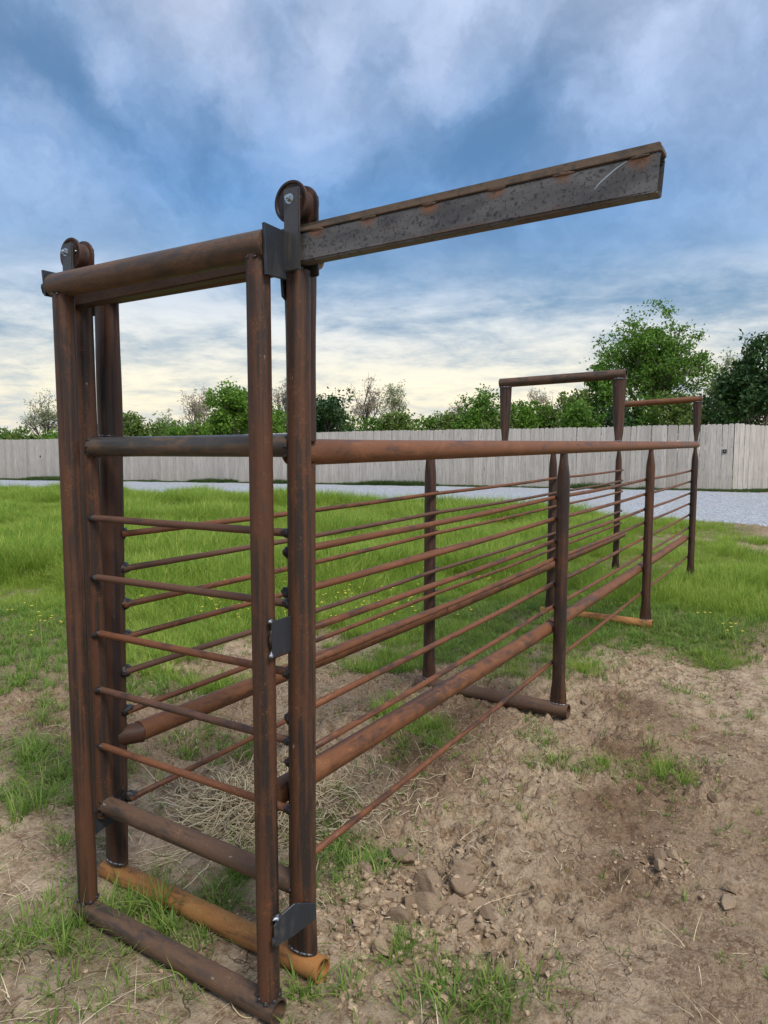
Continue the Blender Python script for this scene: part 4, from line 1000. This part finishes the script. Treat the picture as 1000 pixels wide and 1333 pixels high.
# rough green strip under the fence and weeds against it
weedB = bank('weeds', [(60, .16, .05, .24, .020, .5, 600+i) for i in range(5)], M['weed'])
n = 5200; tt = rng.uniform(0, 1, n); du_ = rng.uniform(-1.1, .02, n)
uu = u0-4+(u1+3-(u0-4))*tt; dd = d0+(d1-d0)*(uu-u0)/(u1-u0)+du_; dd = np.where(uu > u1, d1+(uu-u1)*.55+du_, dd)
x, y = to_xy(uu, dd); k_ = sidedist(x, y, far_e) > .05; x, y = x[k_], y[k_]
hsc = .30+.65*sstep(.52, .72, fbm(x*.55, y*.55, 95, 3))
put('fence_weeds', x, y, weedB, 5, .6, 1.1, 'rough green weeds along the foot of the picket fence', 'weeds', hfun=lambda a_, b_: hsc)
# yellow flowers
V, Q = [], []
fl = bpy.data.collections.new('flowers')
for i in range(4):
    rs = np.random.default_rng(i+5); bv, bq = blade_batch(3, .03, .10, .2, .003, .3, 700+i); me = fast_mesh('f', bv, bq); me.materials.append(M['grass']); me.materials.append(M['petal'])
    bm = bmesh.new(); bm.from_mesh(me)
    for j in range(3):
        p_ = Vector(bv[j*10+8]); 
        for k in range(5):
            a_ = k*2*math.pi/5; d_ = Vector((math.cos(a_), math.sin(a_), .35))*.009; e_ = Vector((-math.sin(a_), math.cos(a_), 0))*.005
            f = bm.faces.new([bm.verts.new(p_), bm.verts.new(p_+d_*.7+e_), bm.verts.new(p_+d_*1.2), bm.verts.new(p_+d_*.7-e_)]); f.material_index = 1
    bm.to_mesh(me); bm.free(); o = bpy.data.objects.new(f'flower_{i}', me); fl.objects.link(o)
def flow_keep(x, y):
    g_ = grassiness(x, y); n = rng.uniform(size=x.shape); c_ = sstep(.50, .68, fbm(x*.8+3, y*.8, 33, 3))
    return (g_ > .5) & (RD(x, y) < -.2) & (n < (c_*.16+.01)*(1-.85*sstep(-1.5, 0, x)))
x, y = sample(60000, (-20, 6), (.5, 16), flow_keep); print('flowers', len(x))
put('wildflowers', x, y, fl, 4, .8, 1.4, 'tiny yellow wildflowers dotted through the grass', 'flowers')

# ------------------------------------------------------------------ clods, crumbs and straw
def clod_mesh(seed):      # a broken lump: a ball cut by a few random planes, then roughened
    rs = random.Random(seed); bm = bmesh.new(); bmesh.ops.create_icosphere(bm, subdivisions=4, radius=1)
    planes = [(Vector((rs.gauss(0, 1), rs.gauss(0, 1), rs.gauss(0, 1))).normalized(), rs.uniform(.45, .85)) for _ in range(11)]
    ay = rs.uniform(.6, .85)
    for v_ in bm.verts:
        p_ = v_.co.copy(); o_ = p_.copy()
        for n_, d_ in planes:
            k_ = p_.dot(n_)-d_
            if k_ > 0: p_ -= n_*k_
        p_ *= 1+.10*mn.fractal(o_*2.2+Vector((seed, 0, 0)), .8, 2.1, 3)+.07*mn.noise(o_*7)
        v_.co = Vector((p_.x, p_.y*ay, p_.z*.72))*.62
    me = bpy.data.meshes.new('dirt_clod'); bm.to_mesh(me); bm.free(); me.shade_smooth(); return me
clod_me = [clod_mesh(30+i) for i in range(9)]
for m_ in clod_me: m_.materials.append(M['clod'])
big_cl = [(455, 1142, 30, 'wide low'), (522, 1133, 28, 'long grey'), (583, 1140, 22, 'narrow'), (602, 1144, 30, 'pale flat'), (617, 1131, 18, 'round'), (637, 1134, 14, 'small grey'), (575, 1158, 26, 'pale wedge'), (560, 1176, 42, 'large tan'),
          (557, 1197, 34, 'rounded tan'), (600, 1168, 28, 'angular'), (625, 1183, 32, 'dark-sided'), (634, 1201, 26, 'flat pale'), (520, 1210, 26, 'upright'), (580, 1205, 22, 'slim'), (497, 1250, 26, 'isolated pale'), (475, 1148, 24, 'crumbly pale'),
          (535, 1190, 24, 'sunken'), (545, 1160, 20, 'small tan'), (588, 1185, 24, 'cracked'), (510, 1180, 20, 'dark crumbly'), (650, 1190, 20, 'small dark'), (603, 1220, 22, 'half buried'), (480, 1190, 18, 'little round'), (860, 1125, 18, 'pale grey'), (868, 1134, 14, 'small pale'), (858, 1140, 14, 'lowest grey'), (875, 1118, 14, 'uppermost grey'), (945, 1180, 20, 'long tan'), (763, 914, 20, 'pale far'), (930, 1045, 16, 'small lone'), (955, 1160, 16, 'dark')]
near_ = {0: 'right of the gate foot', 1: 'on the right side of the bare soil'}
used = set()
for i, (cx, cyy, w_, adj) in enumerate(big_cl):
    x, y = at(cx, cyy); d = math.hypot(x-CAM.x, y-CAM.y, CAM.z); s_ = w_/FPX*d*1.18
    o = link('dirt_clod', clod_me[i % 9]); o.location = (x, y, float(soil(x, y))+s_*.13); o.scale = (s_, s_*random.uniform(.7, 1), s_*random.uniform(.65, .95)); o.rotation_euler = (random.uniform(-.25, .25), random.uniform(-.25, .25), random.uniform(0, 6.28))
    pos_ = 'in the turned heap right of the gate foot' if cx < 660 else 'beside the alley at the second post' if cyy < 930 else 'in the small cluster on the right-hand soil' if 850 <= cx <= 880 else 'on the dark soil near the right edge'
    tag(o, f'{adj} clod of dried clay {pos_}', 'clod', 'clods of dried clay on the bare soil')
# crumbs too many to count
CV = []; CF = []; nb = 0
bm = bmesh.new(); bmesh.ops.create_icosphere(bm, subdivisions=1, radius=1); iv = np.array([tuple(v_.co) for v_ in bm.verts]); iF = np.array([[v_.index for v_ in f.verts] for f in bm.faces]); bm.free()
n = 34000
x = rng.uniform(-2.5, 3.2, n); y = rng.uniform(-1.0, 4.8, n)
k1 = rng.normal(size=(3500, 2))*np.array([.26, .24])+np.array([CLX, CLY]); x = np.r_[x, k1[:, 0]]; y = np.r_[y, k1[:, 1]]
k2 = rng.normal(size=(350, 2))*np.array([.06, .07])+np.array(at(865, 1130)); x = np.r_[x, k2[:, 0]]; y = np.r_[y, k2[:, 1]]
p = np.concatenate([(1-.7*sstep(.9, 1.3, x[:n]))*(.10+.80*sstep(.47, .66, fbm(x[:n]*1.8, y[:n]*1.8, 99, 3))), np.ones(3850)])
k_ = in_view(x, y) & (rng.uniform(size=len(x)) < p); x, y = x[k_], y[k_]; n = len(x)
s_ = .0020+.0105*rng.uniform(size=n)**4; s_ = s_*(1+.8*np.exp(-((x-CLX)**2+(y-CLY)**2)/.12))
z = soil(x, y)+s_*.15
JV = iv[None]*(1+.28*rng.normal(size=(n, len(iv), 1)))*np.array([1, .85, .6]); ang = rng.uniform(0, 6.28, n); c_, sn = np.cos(ang)[:, None], np.sin(ang)[:, None]
vx = (JV[..., 0]*c_-JV[..., 1]*sn)*s_[:, None]+x[:, None]; vy = (JV[..., 0]*sn+JV[..., 1]*c_)*s_[:, None]+y[:, None]; vz = JV[..., 2]*s_[:, None]+z[:, None]
FF = (iF[None]+(np.arange(n)*len(iv))[:, None, None]).reshape(-1, 3); print('crumbs', n)
tag(link('soil_crumbs', fast_mesh('soil_crumbs', np.stack([vx.ravel(), vy.ravel(), vz.ravel()], 1), FF), M['clod']), 'loose crumbs of tan and grey soil over the bare ground', 'soil', kind='stuff')
# straw: bleached stems heaped inside the alley behind the gate
def straw(name, cx, cyy, sx, sy_, n, h, Lr, label):
    V = []; F = []
    x0_, y0_ = at(cx, cyy)
    for i in range(n):
        x_ = x0_+random.gauss(0, sx); y_ = y0_+random.gauss(0, sy_); L = random.uniform(*Lr); az = random.uniform(0, 6.28); k = random.gauss(0, 2.2); zz = random.uniform(0, 1)**1.5*h*math.exp(-((x_-x0_)**2/sx**2+(y_-y0_)**2/sy_**2)/2)
        P_ = []; a_ = az; p_ = Vector((x_, y_, 0)); m_ = 9; tilt_ = random.gauss(0, .15)
        for j in range(m_):
            t_ = j/(m_-1); P_.append(p_.copy()); a_ += k/m_; p_ += Vector((math.cos(a_), math.sin(a_), 0))*(L/m_)
        gz_ = soil(np.array([q_.x for q_ in P_]), np.array([q_.y for q_ in P_]))
        for j, q_ in enumerate(P_): q_.z = float(gz_[j])+.004+max(0, zz+tilt_*L*(j/(m_-1)-.5)+.25*zz*math.sin(j*.8+i))
        r_ = random.uniform(.0016, .0034)*(1 if h > .05 else .7); limb(V, F, P_, r_, r_*.6, 4)
    me = mesh(name, V, F, True); me.materials.append(M['dry']); tag(link(name, me), label, 'straw', kind='stuff')
straw('straw_heap', 335, 1058, .135, .12, 620, .12, (.12, .42), 'tangled heap of bleached straw on the soil just inside the gate')
straw('straw_strands', 440, 1040, .28, .32, 90, .03, (.12, .40), 'loose strands of straw trailing across the soil along the alley')
straw('straw_twigs', 480, 1130, .6, .7, 80, .008, (.03, .12), 'short stems scattered over the bare soil by the clods')
print('objects', len(bpy.data.objects))
